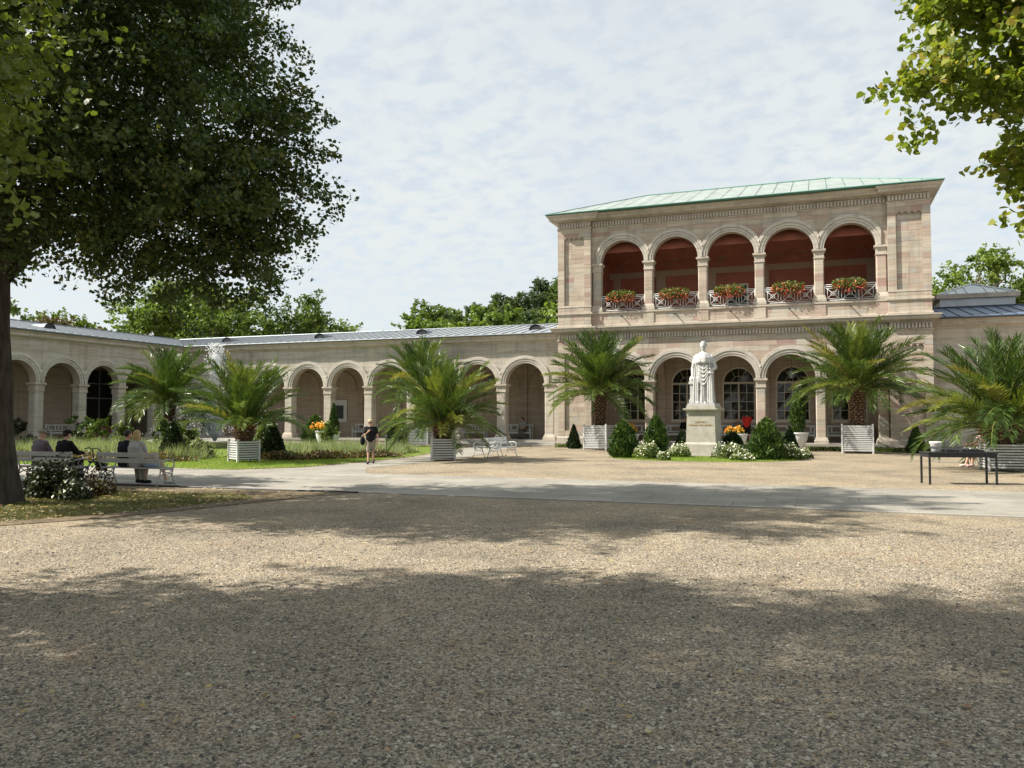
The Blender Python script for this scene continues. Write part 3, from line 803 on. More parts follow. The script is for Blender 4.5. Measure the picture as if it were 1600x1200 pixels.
flutes(12.635, 12.98, 'fluted_frieze'); flutes(6.155, 6.50, 'lower_fluted_frieze')
# parapet piers and water spouts
for i in range(NB + 1):
    MB().box(S * i - 0.30, S * i + 0.30, -0.06, 0.01, 7.0, 7.58).build('parapet_pier', m_block, pav)
sp = MB().tube([(0, 0.05, 0.0), (0, -0.42, -0.06)], 0.035, 8).mesh('water_spout', m_darkmetal)
for c in cen: ob('water_spout', sp, pav, (c, 0, 7.45))
# loggia inside
lg = MB(); lg.box(BL1 + 0.02, BR0 - 0.02, 0.5, 4.3, 7.55, 7.72); lg.build('loggia_floor', m_floor, pav)
lg = MB(); lg.box(BL1, BR0, 4.0, 4.3, 7.72, 12.9); lg.box(BL1 - 0.3, BL1 + 0.04, 0.5, 4.0, 7.72, 12.9); lg.box(BR0 - 0.04, BR0 + 0.3, 0.5, 4.0, 7.72, 12.9)
lw_ = lg.build('loggia_wall', m_red, pav)
vb = MB(); K = 20
vp = [(0.5 + 3.5 * k / K, 11.2 + 1.55 * math.sin(pi * k / K) ** 0.8) for k in range(K + 1)]
vs = [(BL1, y, z) for y, z in vp] + [(BR0, y, z) for y, z in vp]
vb.add(vs, [(i, i + 1, K + 2 + i, K + 1 + i) for i in range(K)])
vb.build('loggia_vault', m_red, pav, True)
lb = MB(); lb.box(BL1 + 0.05, BR0 - 0.05, 3.95, 4.0, 10.25, 10.6)
for i in range(NB + 1):
    x = S * i
    if i in (0, NB): continue
    lb.box(x - 0.28, x + 0.28, 3.93, 4.0, 7.72, 10.25)
lb.box(0.05, 0.5, 3.93, 4.0, 7.72, 10.25); lb.box(XB - 0.5, XB - 0.05, 3.93, 4.0, 7.72, 10.25)
lb.build('wall_bands', m_redband, pav)
tb = MB()
for c in cen:   # raised panel lines of the vault lunettes
    for r in (1.05, 1.17):
        tb.tube([(c - r * math.cos(pi * k / 20), 3.97, 10.75 + r * 0.55 * math.sin(pi * k / 20)) for k in range(21)], 0.018, 5)
tb.build('lunette_lines', m_redband, lw_)
for i in (2, 4):
    dr = MB().box(cen[i] - 0.62, cen[i] + 0.62, 3.94, 4.0, 7.73, 9.55).build('doorway', m_offwhite, pav)
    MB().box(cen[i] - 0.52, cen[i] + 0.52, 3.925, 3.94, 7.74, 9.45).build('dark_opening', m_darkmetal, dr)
# balcony railings
def railing_mesh():
    b = MB(); x0, x1, z0, z1 = -1.235, 1.235, 7.80, 8.62
    def bar(a, c, r=0.019): b.tube([(a[0], 0, a[1]), (c[0], 0, c[1])], r, 6)
    for z in (z0, z1, z1 - 0.10): bar((x0, z), (x1, z), 0.021)
    for k in range(4):
        xx = x0 + (x1 - x0) * k / 3; bar((xx, z0), (xx, z1), 0.02)
    for k in range(3):
        xa = x0 + (x1 - x0) * k / 3; xb = xa + (x1 - x0) / 3; zt = z1 - 0.10
        bar((xa, z0), (xb, zt), 0.017); bar((xb, z0), (xa, zt), 0.017)
        cx, cz = (xa + xb) / 2, (z0 + zt) / 2
        for q_ in (0.10, 0.27):
            pt = [(cx - q_, cz - q_), (cx + q_, cz - q_), (cx + q_, cz + q_), (cx - q_, cz + q_)]
            if q_ < 0.2: pt = [(cx + q_ * 1.1 * math.cos(t * pi / 4), cz + q_ * 1.1 * math.sin(t * pi / 4)) for t in range(8)]
            for t in range(len(pt)): bar(pt[t], pt[(t + 1) % len(pt)], 0.013)
    return b.mesh('railing', m_white, True)
rl = railing_mesh()
for c in cen: ob('railing', rl, pav, (c, 0.10, 0))
# ground floor: floor, back wall with arched windows
gf = MB(); gf.box(BL1 - 0.3, BR0 + 0.3, -0.12, 4.4, 0.0, 0.33); gf.build('arcade_floor', m_floor, pav)
moulding([(BL1 - 0.3, -0.12), (BR0 + 0.3, -0.12)], [(0.0, 0.20), (0.05, 0.21), (0.05, 0.335), (0.0, 0.336)], m_kerb, 'floor_edge', pav)
WZ0, WZS, WR = 1.50, 3.72, 0.93
bw = MB(); YB = 4.0
edges = [BL1] + [v for c in cen for v in (c - WR, c + WR)] + [BR0]
for k in range(0, len(edges), 2): bw.box(edges[k], edges[k + 1], YB, YB + 0.4, 0.33, WZS)
for c in cen: bw.box(c - WR, c + WR, YB, YB + 0.4, 0.33, WZ0)
arch_wall(bw, BL1, BR0, WZS, 6.4, YB, YB + 0.4, [(c, WZS, WR) for c in cen])
bw.box(BL1 - 0.2, BL1 + 0.05, 0.5, 4.0, 0.33, 6.4); bw.box(BR0 - 0.05, BR0 + 0.2, 0.5, 4.0, 0.33, 6.4)
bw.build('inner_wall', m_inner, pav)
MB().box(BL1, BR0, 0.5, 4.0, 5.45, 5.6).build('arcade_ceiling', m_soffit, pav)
pl = MB()
for i in range(NB + 1): pl.box(S * i - 0.24, S * i + 0.24, YB - 0.14, YB, 0.33, 5.45)
pl.build('inner_pilasters', m_inner, pav)
# transverse arch ribs on the ceiling
for i in range(1, NB):
    rb = MB()
    vs = []; K = 24
    for k in range(K + 1):
        a = pi * k / K; yc, r = 2.25, 1.72
        for rr in (r, r - 0.14):
            for xx in (-0.2, 0.2): vs.append((S * i + xx, yc - rr * math.cos(a), 3.75 + rr * 0.98 * math.sin(a)))
    fs = []
    for k in range(K):
        o = k * 4; fs += [(o, o + 1, o + 5, o + 4), (o + 2, o + 6, o + 7, o + 3), (o, o + 4, o + 6, o + 2), (o + 1, o + 3, o + 7, o + 5)]
    rb.add(vs, fs)
    rb.build('transverse_arch', m_soffit, pav)
def arched_window(parent, c, y, z0, zs, r, cols=4, rows=4):
    fr = MB(); t = 0.08
    fr.box(c - r, c - r + t, y - 0.05, y + 0.08, z0, zs); fr.box(c + r - t, c + r, y - 0.05, y + 0.08, z0, zs)
    fr.box(c - r - 0.05, c + r + 0.05, y - 0.10, y + 0.08, z0 - 0.09, z0 - 0.002); fr.box(c - r + t, c + r - t, y - 0.05, y + 0.08, z0, z0 + t)
    fr.box(c - r + t, c + r - t, y - 0.06, y + 0.08, zs - 0.06, zs + 0.06)
    K = 24; vs = []
    for k in range(K + 1):
        a = pi * k / K
        for rr, yy in ((r, y - 0.05), (r - t, y - 0.05), (r - t, y + 0.08), (r, y + 0.08)): vs.append((c + rr * math.cos(a), yy, zs + rr * math.sin(a)))
    fs = []
    for k in range(K):
        o = k * 4; fs += [(o, o + 1, o + 5, o + 4), (o + 1, o + 2, o + 6, o + 5)]
    fr.add(vs, fs)
    wnd = fr.build('window', m_offwhite, parent)
    mu = MB()
    mu.box(c - 0.045, c + 0.045, y - 0.04, y + 0.03, z0 + t, zs - 0.06)
    xs = [c - r + t, c - 0.045, c + 0.045, c + r - t]
    for a, b in ((xs[0], xs[1]), (xs[2], xs[3])):
        mu.box((a + b) / 2 - 0.014, (a + b) / 2 + 0.014, y - 0.02, y + 0.02, z0 + t, zs - 0.06)
    for k in range(1, rows):
        z = z0 + t + (zs - 0.06 - z0 - t) * k / rows
        for a, b in ((xs[0], xs[1]), (xs[2], xs[3])):
            mu.box(a, b, y - 0.017, y + 0.017, z - 0.013, z + 0.013)
    for k in (1, 2, 3, 4, 5):
        if k in (1, 5): continue
        a = pi * k / 6
        mu.tube([(c + 0.38 * math.cos(a) * (0 if k == 3 else 1), y, zs + 0.38 * math.sin(a) * (0.1 if k == 3 else 1)), (c + (r - t) * math.cos(a), y, zs + (r - t) * math.sin(a))], 0.014, 5)
    mu.tube([(c + 0.4 * math.cos(pi * k / 16), y, zs + 0.4 * math.sin(pi * k / 16)) for k in range(17)], 0.014, 5)
    mu.build('muntins', m_offwhite, wnd)
    nr = rows
    for a, b in ((xs[0], (xs[0] + xs[1]) / 2), ((xs[0] + xs[1]) / 2, xs[1]), (xs[2], (xs[2] + xs[3]) / 2), ((xs[2] + xs[3]) / 2, xs[3])):
        for k in range(nr):
            za = z0 + t + (zs - 0.06 - z0 - t) * k / nr; zb = z0 + t + (zs - 0.06 - z0 - t) * (k + 1) / nr
            ti = random.uniform(-0.006, 0.006)
            pb = MB(); pb.add([(a, y + 0.025 + ti, za), (b, y + 0.025, za), (b, y + 0.025, zb), (a, y + 0.025 - ti, zb)], [(0, 1, 2, 3)])
            pb.build('pane', m_glass, wnd)
    pb = MB(); pb.add([(c + (r - t) * math.cos(pi * k / 24), y + 0.03, zs + (r - t) * math.sin(pi * k / 24)) for k in range(25)], [tuple(range(24, -1, -1))])
    pb.build('fanlight_pane', m_glass, wnd)
for c in cen: arched_window(pav, c, YB + 0.08, WZ0, WZS, WR)
# copper hip roof
ev = 0.58; za_, zr = 13.385, 15.93
ex0, ex1, ey0, ey1 = BL0 - ev, BR1 + ev, -0.25 - ev, D + ev
rx0, rx1, ry = 1.6, 12.7, (ey0 + ey1) / 2
rf = MB().add([(ex0, ey0, za_), (ex1, ey0, za_), (ex1, ey1, za_), (ex0, ey1, za_), (rx0, ry, zr), (rx1, ry, zr)], [(0, 1, 5, 4), (1, 2, 5), (2, 3, 4, 5), (3, 0, 4), (3, 2, 1, 0)])
rfo = rf.build('roof', m_copperseam, pav)
xsp = np.linspace(ex0, ex1, 24)
for k in range(23):
    a, b = xsp[k] + 0.02, xsp[k + 1] - 0.02
    def top(x):
        if x < rx0: f_ = (x - ex0) / (rx0 - ex0)
        elif x > rx1: f_ = (ex1 - x) / (ex1 - rx1)
        else: f_ = 1
        return f_
    def pnt(x, f_): return (x, ey0 + 0.12 + (ry - ey0 - 0.12) * f_, za_ + 0.025 + (zr - za_) * f_ + (0.12 / (ry - ey0)) * (1 - f_) * (zr - za_))
    fa, fb = max(0.0, top(a)), max(0.0, top(b))
    mid = [x for x in (rx0, rx1) if a < x < b]
    poly = [pnt(a, 0), pnt(b, 0), pnt(b, fb)] + [pnt(x, 1) for x in mid] + [pnt(a, fa)]
    MB().add(poly, [tuple(range(len(poly)))]).build('roof_sheet', m_copper, rfo)
gt = MB(); gt.tube([(ex0, ey0, za_ + 0.03), (ex1, ey0, za_ + 0.03)], 0.04, 8); gt.tube([(rx0, ry, zr + 0.03), (rx1, ry, zr + 0.03)], 0.06, 8)
for a, b in (((ex0, ey0), (rx0, ry)), ((ex1, ey0), (rx1, ry))): gt.tube([(a[0], a[1], za_ + 0.03), (b[0], b[1], zr + 0.03)], 0.04, 6)
gt.build('gutter_and_ridge', m_copperseam, rfo)
dpipe = MB(); dpipe.tube([(BL0 - 0.12, 0.5, 6.3), (BL0 - 0.12, 0.5, 0.2)], 0.055, 8); dpipe.build('drain_pipe', m_zincseam, pav)

# ------------------------------------------------------------------ single storey arcade wings
def wing(label, loc, rz, xcols, xend, roofm, seamm, colm, blkm, back, x_wall, windows=(), roof_ext=(0, 0), dormers=(), blocks_x=None, step_z=0.33):
    """local x along the front, y into the wing. xcols = column axes; arches between consecutive ones"""
    wg = empty('arcade_wing', label, 'arcade', loc, rz)
    s = xcols[1] - xcols[0]; cs = [(xcols[i] + xcols[i + 1]) / 2 for i in range(len(xcols) - 1)]
    zc = 3.74; ri, ro = 1.245, 1.70
    x0, x1 = x_wall
    wl = MB(); arch_wall(wl, x0, x1, zc, 6.30, 0, 0.55, [(c, zc, ri) for c in cs])
    if xcols[0] - 0.3 > x0: wl.box(x0, xcols[0] - 0.3, 0, 0.55, 0, zc)
    if x1 > xcols[-1] + 0.3: wl.box(xcols[-1] + 0.3, x1, 0, 0.55, 0, zc)
    w_ = wl.build('wall', m_mortar, wg)
    B = Blocks(w_, blkm, 280)
    bx0, bx1 = blocks_x or x_wall
    B.region(bx0, bx1, zc + 0.02, 5.58, 0, 0.31, (0.8, 1.7), [(c, zc, ro - 0.02) for c in cs])
    B.region(bx0, bx1, 5.68, 6.2, 0, 0.52, (1.2, 2.4))
    if xcols[0] - 0.32 > bx0 + 0.1: B.region(bx0, xcols[0] - 0.32, 0.05, zc, 0, 0.31, (0.6, 1.2))
    if bx1 > xcols[-1] + 0.42: B.region(xcols[-1] + 0.32, bx1, 0.05, zc, 0, 0.31, (0.6, 1.2))
    B.done()
    cm = column_set(0.29, step_z, zc, colm, m_trim)
    for x in xcols: put_column(wg, cm, x, 0.3)
    av = archivolt_mesh(s, ri, ro, m_arch, 0.0)
    for c in cs: ob('archivolt', av, wg, (c, 0, zc))
    for x in xcols[1:-1]: ob('leaf_boss', boss, wg, (x, -0.06, zc + 0.64))
    pth = [(x0, 0), (x1, 0)]
    moulding(pth, [(0, 5.57), (0.04, 5.58), (0.05, 5.66), (0.0, 5.68)], m_trim, 'architrave', wg)
    moulding(pth, [(0, 6.18), (0.06, 6.22), (0.08, 6.28), (0.26, 6.34), (0.30, 6.40), (0.30, 6.52), (0.38, 6.58), (0.42, 6.66), (0.42, 6.70), (-0.1, 6.72)], m_trim, 'cornice', wg)
    gt = MB(); gt.tube([(x0, -0.50, 6.70), (x1, -0.50, 6.70)], 0.055, 8); gt.build('gutter', seamm, wg)
    fl = MB(); fl.box(x0, x1, -0.14, 4.6, 0.0, step_z); fl.build('arcade_floor', m_floor, wg)
    moulding([(x0, -0.14), (x1, -0.14)], [(0.0, step_z - 0.13), (0.04, step_z - 0.12), (0.04, step_z + 0.004), (0.0, step_z + 0.005)], m_kerb, 'floor_edge', wg)
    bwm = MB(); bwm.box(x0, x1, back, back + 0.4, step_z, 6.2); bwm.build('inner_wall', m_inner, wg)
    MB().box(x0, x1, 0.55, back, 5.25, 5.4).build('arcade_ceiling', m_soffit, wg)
    pl = MB()
    for x in xcols: pl.box(x - 0.24, x + 0.24, back - 0.10, back - 0.002, step_z, 5.25)
    for c in cs: pl.tube([(c - 1.22 * math.cos(pi * k / 20), back - 0.03, zc + 1.22 * math.sin(pi * k / 20)) for k in range(21)], 0.05, 6)
    pl.build('inner_pilasters', m_inner, wg)
    roof_panels(wg, x0 - roof_ext[0], x1 + roof_ext[1], -0.52, 6.74, 5.2, 7.86, roofm, seamm)
    rd = MB(); rd.tube([(x0 - roof_ext[0], 5.2, 7.88), (x1 + roof_ext[1], 5.2, 7.88)], 0.06, 6); rd.build('ridge_cap', seamm, wg)
    for x in dormers: dormer(wg, x, 1.6, 6.74 + 2.12 * 1.12 / 5.72 - 0.02, seamm)
    return wg
YW = 0.9; sw = 3.09
cols = [-3.17 - sw * i for i in range(9)][::-1]
w_main = wing('long low sandstone arcade with grey seamed roof linking corner to pavilion', (0, YW, 0), 0, cols, None, m_zinc, m_zincseam, m_colp, m_block2, 4.2, (-30.6, -2.26), roof_ext=(6.5, 0), dormers=[-4.6 - 4.15 * 1.0 * k * 1.9 for k in range(4)])
dp = MB(); dp.tube([(-30.45, -0.1, 6.3), (-30.45, -0.1, 0.2)], 0.05, 8); dp.build('drain_pipe', m_zincseam, w_main)
# steps in front of the arcade end
st = MB(); st.box(-10.2, -2.4, -1.05, -0.2, 0.0, 0.11); st.box(-10.0, -2.6, -0.68, -0.19, 0.11, 0.22)
st.build('steps', m_kerb, w_main)
# dark doorway beside the pavilion
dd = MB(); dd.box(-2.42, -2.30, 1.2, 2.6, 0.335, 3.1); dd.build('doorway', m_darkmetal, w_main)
# posters on the back wall
for x, mt in ((-14.1, m_poster), (-20.3, m_posterd)):
    p_ = MB().box(x - 0.62, x + 0.62, 4.10, 4.13, 1.35, 2.95).build('poster_frame', m_white, w_main)
    MB().box(x - 0.34, x + 0.34, 4.085, 4.099, 1.6, 2.55).build('poster', mt, p_)
# left wing: local x runs towards the camera
XL = -30.7
lc = [-1.5 - 3.0 * i for i in range(9)][::-1]
w_left = wing('shaded sandstone arcade wing on the left running towards the viewer', (XL, 0, 0), pi / 2, lc, None, m_zinc, m_zincseam, m_colp, m_block2, 4.2, (-26.2, 0.85), roof_ext=(0, 6.0), dormers=[-8.6, -17.5])
# big window in the first arch of the left wing
wf = MB(); cx_ = -3.0
for xx in (-1.2, 0, 1.2): wf.box(cx_ + xx - 0.04, cx_ + xx + 0.04, 3.6, 3.7, 1.1, 4.9)
for zz in (1.1, 3.0, 4.0): wf.box(cx_ - 1.2, cx_ + 1.2, 3.61, 3.69, zz - 0.04, zz + 0.04)
wnd = wf.build('window', m_zincseam, w_left)
for a in (-1.2, 0.0):
    for z0, z1 in ((1.14, 2.96), (3.04, 3.96), (4.04, 4.9)):
        MB().box(cx_ + a + 0.04, cx_ + a + 1.16, 3.64, 3.66, z0, z1).build('pane', m_glass, wnd)
MB().box(cx_ - 1.3, cx_ + 1.3, 3.55, 3.75, 0.335, 1.05).build('window_apron', m_red, w_left)
cw = MB(); cw.box(-6.0, -0.0, 0.86, 1.3, 0, 6.25); cw.build('corner_wall', m_inner, None, loc=(XL + 0.1, -YW, 0)).parent = w_main
# right wing
rc = [20.35 + sw * i for i in range(5)]
w_right = wing('sandstone arcade right of the pavilion under a blue slate coloured roof', (0, YW, 0), 0, rc, None, m_slate, m_slateseam, m_colp, m_block2, 4.2, (BR1 + 0.01, 34), roof_ext=(-0.05, 0), dormers=[])
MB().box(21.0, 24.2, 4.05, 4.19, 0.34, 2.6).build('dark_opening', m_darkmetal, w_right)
# pyramid skylight behind the right wing
skl = empty('skylight_roof', 'glass pyramid skylight rising behind the blue roof on the right', 'skylight', (20.2, 8.0, 0))
hw, hd, z0, z1 = 1.95, 1.95, 8.62, 9.42
MB().box(-hw + 0.1, hw - 0.1, -hd + 0.1, hd - 0.1, 0, z0 - 0.25).build('drum', m_zinc, skl)
MB().box(-hw - 0.1, hw + 0.1, -hd - 0.1, hd + 0.1, z0 - 0.25, z0 - 0.002).build('eave', m_trim, skl)
for k, (a, b) in enumerate((((-hw, -hd), (hw, -hd)), ((hw, -hd), (hw, hd)), ((hw, hd), (-hw, hd)), ((-hw, hd), (-hw, -hd)))):
    MB().add([(a[0], a[1], z0), (b[0], b[1], z0), (0, 0, z1)], [(0, 1, 2)]).build('glazing', m_skyglass, skl)
gb = MB()
for sx_ in (-1, 1):
    for sy_ in (-1, 1): gb.tube([(sx_ * hw, sy_ * hd, z0 + 0.02), (0, 0, z1 + 0.02)], 0.05, 6)
for k in range(-3, 4):
    if k == 0: continue
    f_ = 1 - abs(k) / 4; x = hw * k / 4
    gb.tube([(x, -hd, z0 + 0.02), (x, -hd * (1 - f_), z0 + (z1 - z0) * f_ + 0.02)], 0.035, 6)
gb.build('glazing_bars', m_white, skl)
lantern((10.46, 2.2, 3.85), 1.65, 'hanging iron lantern in the fourth ground floor arch of the pavilion')
lantern((-7.8, YW + 2.2, 3.75), 1.5, 'hanging iron lantern in the second arch left of the pavilion')

# ================================================================== VEGETATION
def leaf_quads(C, Nrm, size, rg, hexa=False, asp=0.62):
    """one leaf per centre, plane normal Nrm"""
    n = len(C)
    Nrm = Nrm / (np.linalg.norm(Nrm, axis=1, keepdims=True) + 1e-9)
    t = rg.normal(size=(n, 3)); t -= (t * Nrm).sum(1, keepdims=True) * Nrm; t /= np.linalg.norm(t, axis=1, keepdims=True) + 1e-9
    b = np.cross(Nrm, t)
    s = (size * rg.uniform(0.7, 1.25, n))[:, None]
    if hexa:
        sh = [(-0.45, 0.0, 0), (-0.38, 0.36, 0.06), (0.05, 0.42, 0.08), (0.58, 0.0, -0.05), (0.05, -0.42, 0.08), (-0.38, -0.36, 0.06)]
    else:
        sh = [(-0.5, 0, 0), (0.0, asp * 0.6, 0.06), (0.5, 0, -0.04), (0.0, -asp * 0.6, 0.06)]
    k = len(sh); V = np.empty((n, k, 3))
    for i, (x, y, z) in enumerate(sh): V[:, i] = C + (t * x + b * y + Nrm * z) * s
    return V.reshape(-1, 3), np.arange(n * k).reshape(n, k)
def crown_points(blobs, n, rg, clump=0.55, per=45, shell=0.72, flat=0.7):
    """leaf positions: blobs (x,y,z,rx,ry,rz) -> clumps near the blob surfaces -> leaves"""
    B = np.array(blobs, float); wgt = (B[:, 3] * B[:, 4] * B[:, 5]) ** (2 / 3); wgt /= wgt.sum()
    nc = max(8, n // per)
    k = rg.choice(len(B), nc, p=wgt)
    d = rg.normal(size=(nc, 3)); d /= np.linalg.norm(d, axis=1, keepdims=True)
    r = 1 - (1 - shell) * rg.random(nc) ** 0.7 * 1.6; r = np.clip(r, 0.15, 1) * rg.uniform(0.9, 1.08, nc)
    cc = B[k, :3] + d * B[k, 3:6] * r[:, None]
    j = rg.integers(0, nc, n)
    cs = clump * rg.uniform(0.55, 1.35, nc)
    ax = d * np.array([1, 1, 0.6]) + rg.normal(size=(nc, 3)) * 0.45; ax[:, 2] -= 0.15; ax /= np.linalg.norm(ax, axis=1, keepdims=True)
    t = rg.random(n) ** 0.8 * 2.0 - 0.9
    e = rg.normal(size=(n, 3)); e /= np.linalg.norm(e, axis=1, keepdims=True); e *= (rg.random(n) ** 0.5)[:, None]
    wd = cs[j] * 0.52 * (1 - 0.40 * np.clip(t, 0, 1.1) ** 2)
    P = cc[j] + ax[j] * (t * cs[j])[:, None] + e * wd[:, None] * np.array([1, 1, flat])
    nr = rg.normal(size=(n, 3)) * 0.9 + np.array([0, 0, 0.75]) + d[j] * 0.35
    lr = np.clip(rg.random(nc)[j] * 0.55 + rg.random(n) * 0.45, 0, 1)
    return P, nr, lr, cc
def limb(mb, a, b, r0, r1, rg, seg=6, wob=0.12, sag=0.0):
    a, b = np.array(a, float), np.array(b, float); L = np.linalg.norm(b - a)
    pts = []; rad = []
    off = rg.normal(size=(seg + 1, 3)) * wob * L / seg
    off[0] = 0; off[-1] = 0
    for i in range(seg + 1):
        t = i / seg
        p = a + (b - a) * t + off[i] + np.array([0, 0, sag * L * math.sin(pi * t)])
        pts.append(p); rad.append(r0 + (r1 - r0) * t ** 0.8)
    mb.tube(pts, rad, 8 if r0 > 0.08 else 5)
    return pts
def broadleaf(name, label, base, trunk_h, trunk_r, blobs, n, size, lmat, rg, bark=m_bark, hexa=False, clump=0.55, per=45, shell=0.72, group=None, limbs=8, burl=False, twigs=0, flat=0.7):
    """blobs relative to base"""
    e = empty(name, label, 'tree', base, 0, group)
    tb = MB(); pts = []; rad = []
    K = 14 if burl else 7
    for i in range(K + 1):
        t = i / K; fl = 1 + 0.65 * (1 - t) ** 6 if burl else 1 + 0.35 * (1 - t) ** 4
        rr = trunk_r * (1 - 0.35 * t) * fl
        if burl: rr *= 1 + 0.16 * math.exp(-((t - 0.46) / 0.07) ** 2) + 0.10 * math.exp(-((t - 0.30) / 0.06) ** 2) + rg.uniform(-0.04, 0.04)
        pts.append((0.10 * math.sin(3 * t) * trunk_r, 0.1 * math.cos(2.3 * t) * trunk_r, trunk_h * t)); rad.append(rr)
    if burl:
        ph = rg.uniform(0, 6, 6)
        def ridge(a, t): return 1 + 0.045 * math.sin(9 * a + ph[0] + 3 * math.sin(5 * t)) + 0.03 * math.sin(17 * a + ph[1] - 9 * t) + 0.05 * math.sin(3 * a + ph[2] + 6 * t) + 0.16 * (1 - t) ** 9 * math.sin(5 * a + ph[3]) + 0.02 * math.sin(31 * a + 40 * t)
        kk = 60; prof = [(np.interp(j / kk, np.linspace(0, 1, len(rad)), rad), trunk_h * j / kk) for j in range(kk + 1)]
        tb.lathe(prof, 72, (0, 0, -0.03), ridge)
    else: tb.tube(pts, rad, 16)
    top = np.array(pts[-1])
    big = sorted(blobs, key=lambda q: -q[3])[:limbs]
    for q in big:
        ends = limb(tb, top - np.array([0, 0, trunk_h * rg.uniform(0.02, 0.22)]), (q[0], q[1], q[2]), trunk_r * 0.42, trunk_r * 0.10, rg, 6, 0.35)
        for _ in range(3):
            d = rg.normal(size=3); d /= np.linalg.norm(d)
            limb(tb, ends[rg.integers(3, 6)], np.array(q[:3]) + d * np.array(q[3:6]) * 0.75, trunk_r * 0.13, trunk_r * 0.03, rg, 4, 0.3)
    P, nr, lr, cc = crown_points(blobs, n, rg, clump, per, shell, flat)
    if twigs:
        for c in cc[rg.choice(len(cc), min(twigs, len(cc)), replace=False)]:
            q = min(blobs, key=lambda b_: (b_[0] - c[0]) ** 2 + (b_[1] - c[1]) ** 2 + (b_[2] - c[2]) ** 2)
            limb(tb, np.array(q[:3]) * 0.6 + c * 0.4, c, 0.02, 0.006, rg, 3, 0.2)
    tb.build('trunk', bark, e, True)
    V, F = leaf_quads(P, nr, size, rg, hexa)
    ob('crown', np_mesh('crown', V, F, lmat, lr), e)
    return e

def rel(lat, dist, h, base): return tuple(spot(lat, dist, h) - np.array(base))
# --- the big linden on the left (trunk just inside the frame)
T1 = spot(-10.38, 16.3)
bl = []
for lat, dist, h, a, b_, c_ in [(-10.2, 16.0, 9.5, 5.0, 4.0, 4.2), (-6.6, 15.6, 7.6, 3.0, 3.2, 2.9), (-5.4, 16.4, 7.0, 1.9, 2.0, 1.6), (-4.8, 16.0, 6.3, 1.0, 1.3, 0.7), (-4.5, 15.6, 7.5, 0.8, 0.9, 0.45), (-6.0, 15.0, 5.6, 2.0, 2.4, 0.9),
                                  (-9.0, 14.6, 5.9, 3.4, 2.6, 1.2), (-12.2, 15.6, 6.0, 3.2, 3.2, 1.4), (-7.2, 16.2, 10.6, 2.6, 3.6, 2.6), (-5.6, 16.4, 9.9, 1.35, 1.6, 0.9), (-10.5, 17.2, 13.2, 3.8, 3.2, 2.6), (-8.3, 18.6, 6.4, 3.0, 2.0, 2.2), (-7.2, 14.2, 6.9, 2.2, 2.2, 1.8), (-6.4, 16.5, 12.5, 2.2, 2.6, 1.6), (-9.5, 12.9, 8.5, 3.6, 2.0, 2.6), (-8.0, 13.2, 11.0, 3.0, 2.2, 2.0), (-8, 18.8, 10.5, 3.2, 1.9, 2.4), (-9.5, 16.5, 15.4, 3.2, 3.6, 1.6), (-5.2, 15.8, 4.9, 0.7, 1.0, 0.7), (-5.0, 16.2, 5.6, 0.9, 1.2, 0.6), (-6.3, 15.8, 4.9, 1.2, 1.4, 0.7), (-11.3, 15.2, 5.1, 1.7, 1.8, 0.7), (-10.4, 14.8, 5.6, 1.5, 1.3, 0.8), (-5.3, 15.8, 4.2, 0.55, 0.8, 0.5), (-6.0, 15.6, 4.3, 0.7, 0.9, 0.5), (-7.6, 15.2, 4.9, 1.3, 1.3, 0.5)]:
    x, y, z = rel(lat, dist, h, T1)
    # blobs are axis aligned in world space; radii are near enough for both axes
    bl.append((x, y, z, a, b_, c_))
broadleaf('linden_tree', 'big dark linden whose thick trunk stands at the left edge of the verge', T1, 5.5, 0.33, bl, 215000, 0.10, m_linden, np.random.default_rng(3), burl=True, clump=0.72, per=130, shell=0.60, limbs=9, twigs=160, hexa=False)
# --- linden standing nearer, left of the photographer; shades the foreground
T2 = spot(-11.6, 3.2)
bl = []
for lat, dist, h, a, b_, c_ in [(-11.4, 3.0, 8.2, 5.2, 4.6, 3.6), (-9.0, 5.4, 7.0, 3.2, 2.8, 2.6), (-10, 0.6, 7.4, 3.6, 3.2, 3.0), (-12, 4.6, 11.2, 4.0, 3.8, 2.8), (-9.4, 2.2, 11.0, 3.4, 4.2, 2.6), (-5.2, 8.1, 6.3, 0.65, 0.7, 0.8), (-5.25, 8.0, 4.9, 0.6, 0.7, 0.7), (-5.45, 8.2, 4.3, 0.5, 0.6, 0.4), (-7.0, 7.2, 6.0, 1.7, 1.3, 1.4), (-11.5, 7.2, 7.4, 3.0, 1.7, 2.4), (-12.6, 1.0, 13.2, 3.0, 3.5, 1.8), (-10.5, 4.0, 14.2, 3.6, 3.6, 2.0), (-9.5, 3.0, 16.0, 2.6, 3.2, 1.4), (-10.5, 6.8, 10.5, 3.0, 2.3, 2.4), (-9.2, 6.2, 13.2, 2.4, 2.0, 1.6)]:
    x, y, z = rel(lat, dist, h, T2); bl.append((x, y, z, a, b_, c_))
broadleaf('linden_tree', 'nearer linden whose bright leaves hang into the top left corner', T2, 4.6, 0.42, bl, 190000, 0.088, m_lindenc, np.random.default_rng(5), clump=0.75, per=90, shell=0.5, twigs=60, hexa=True)
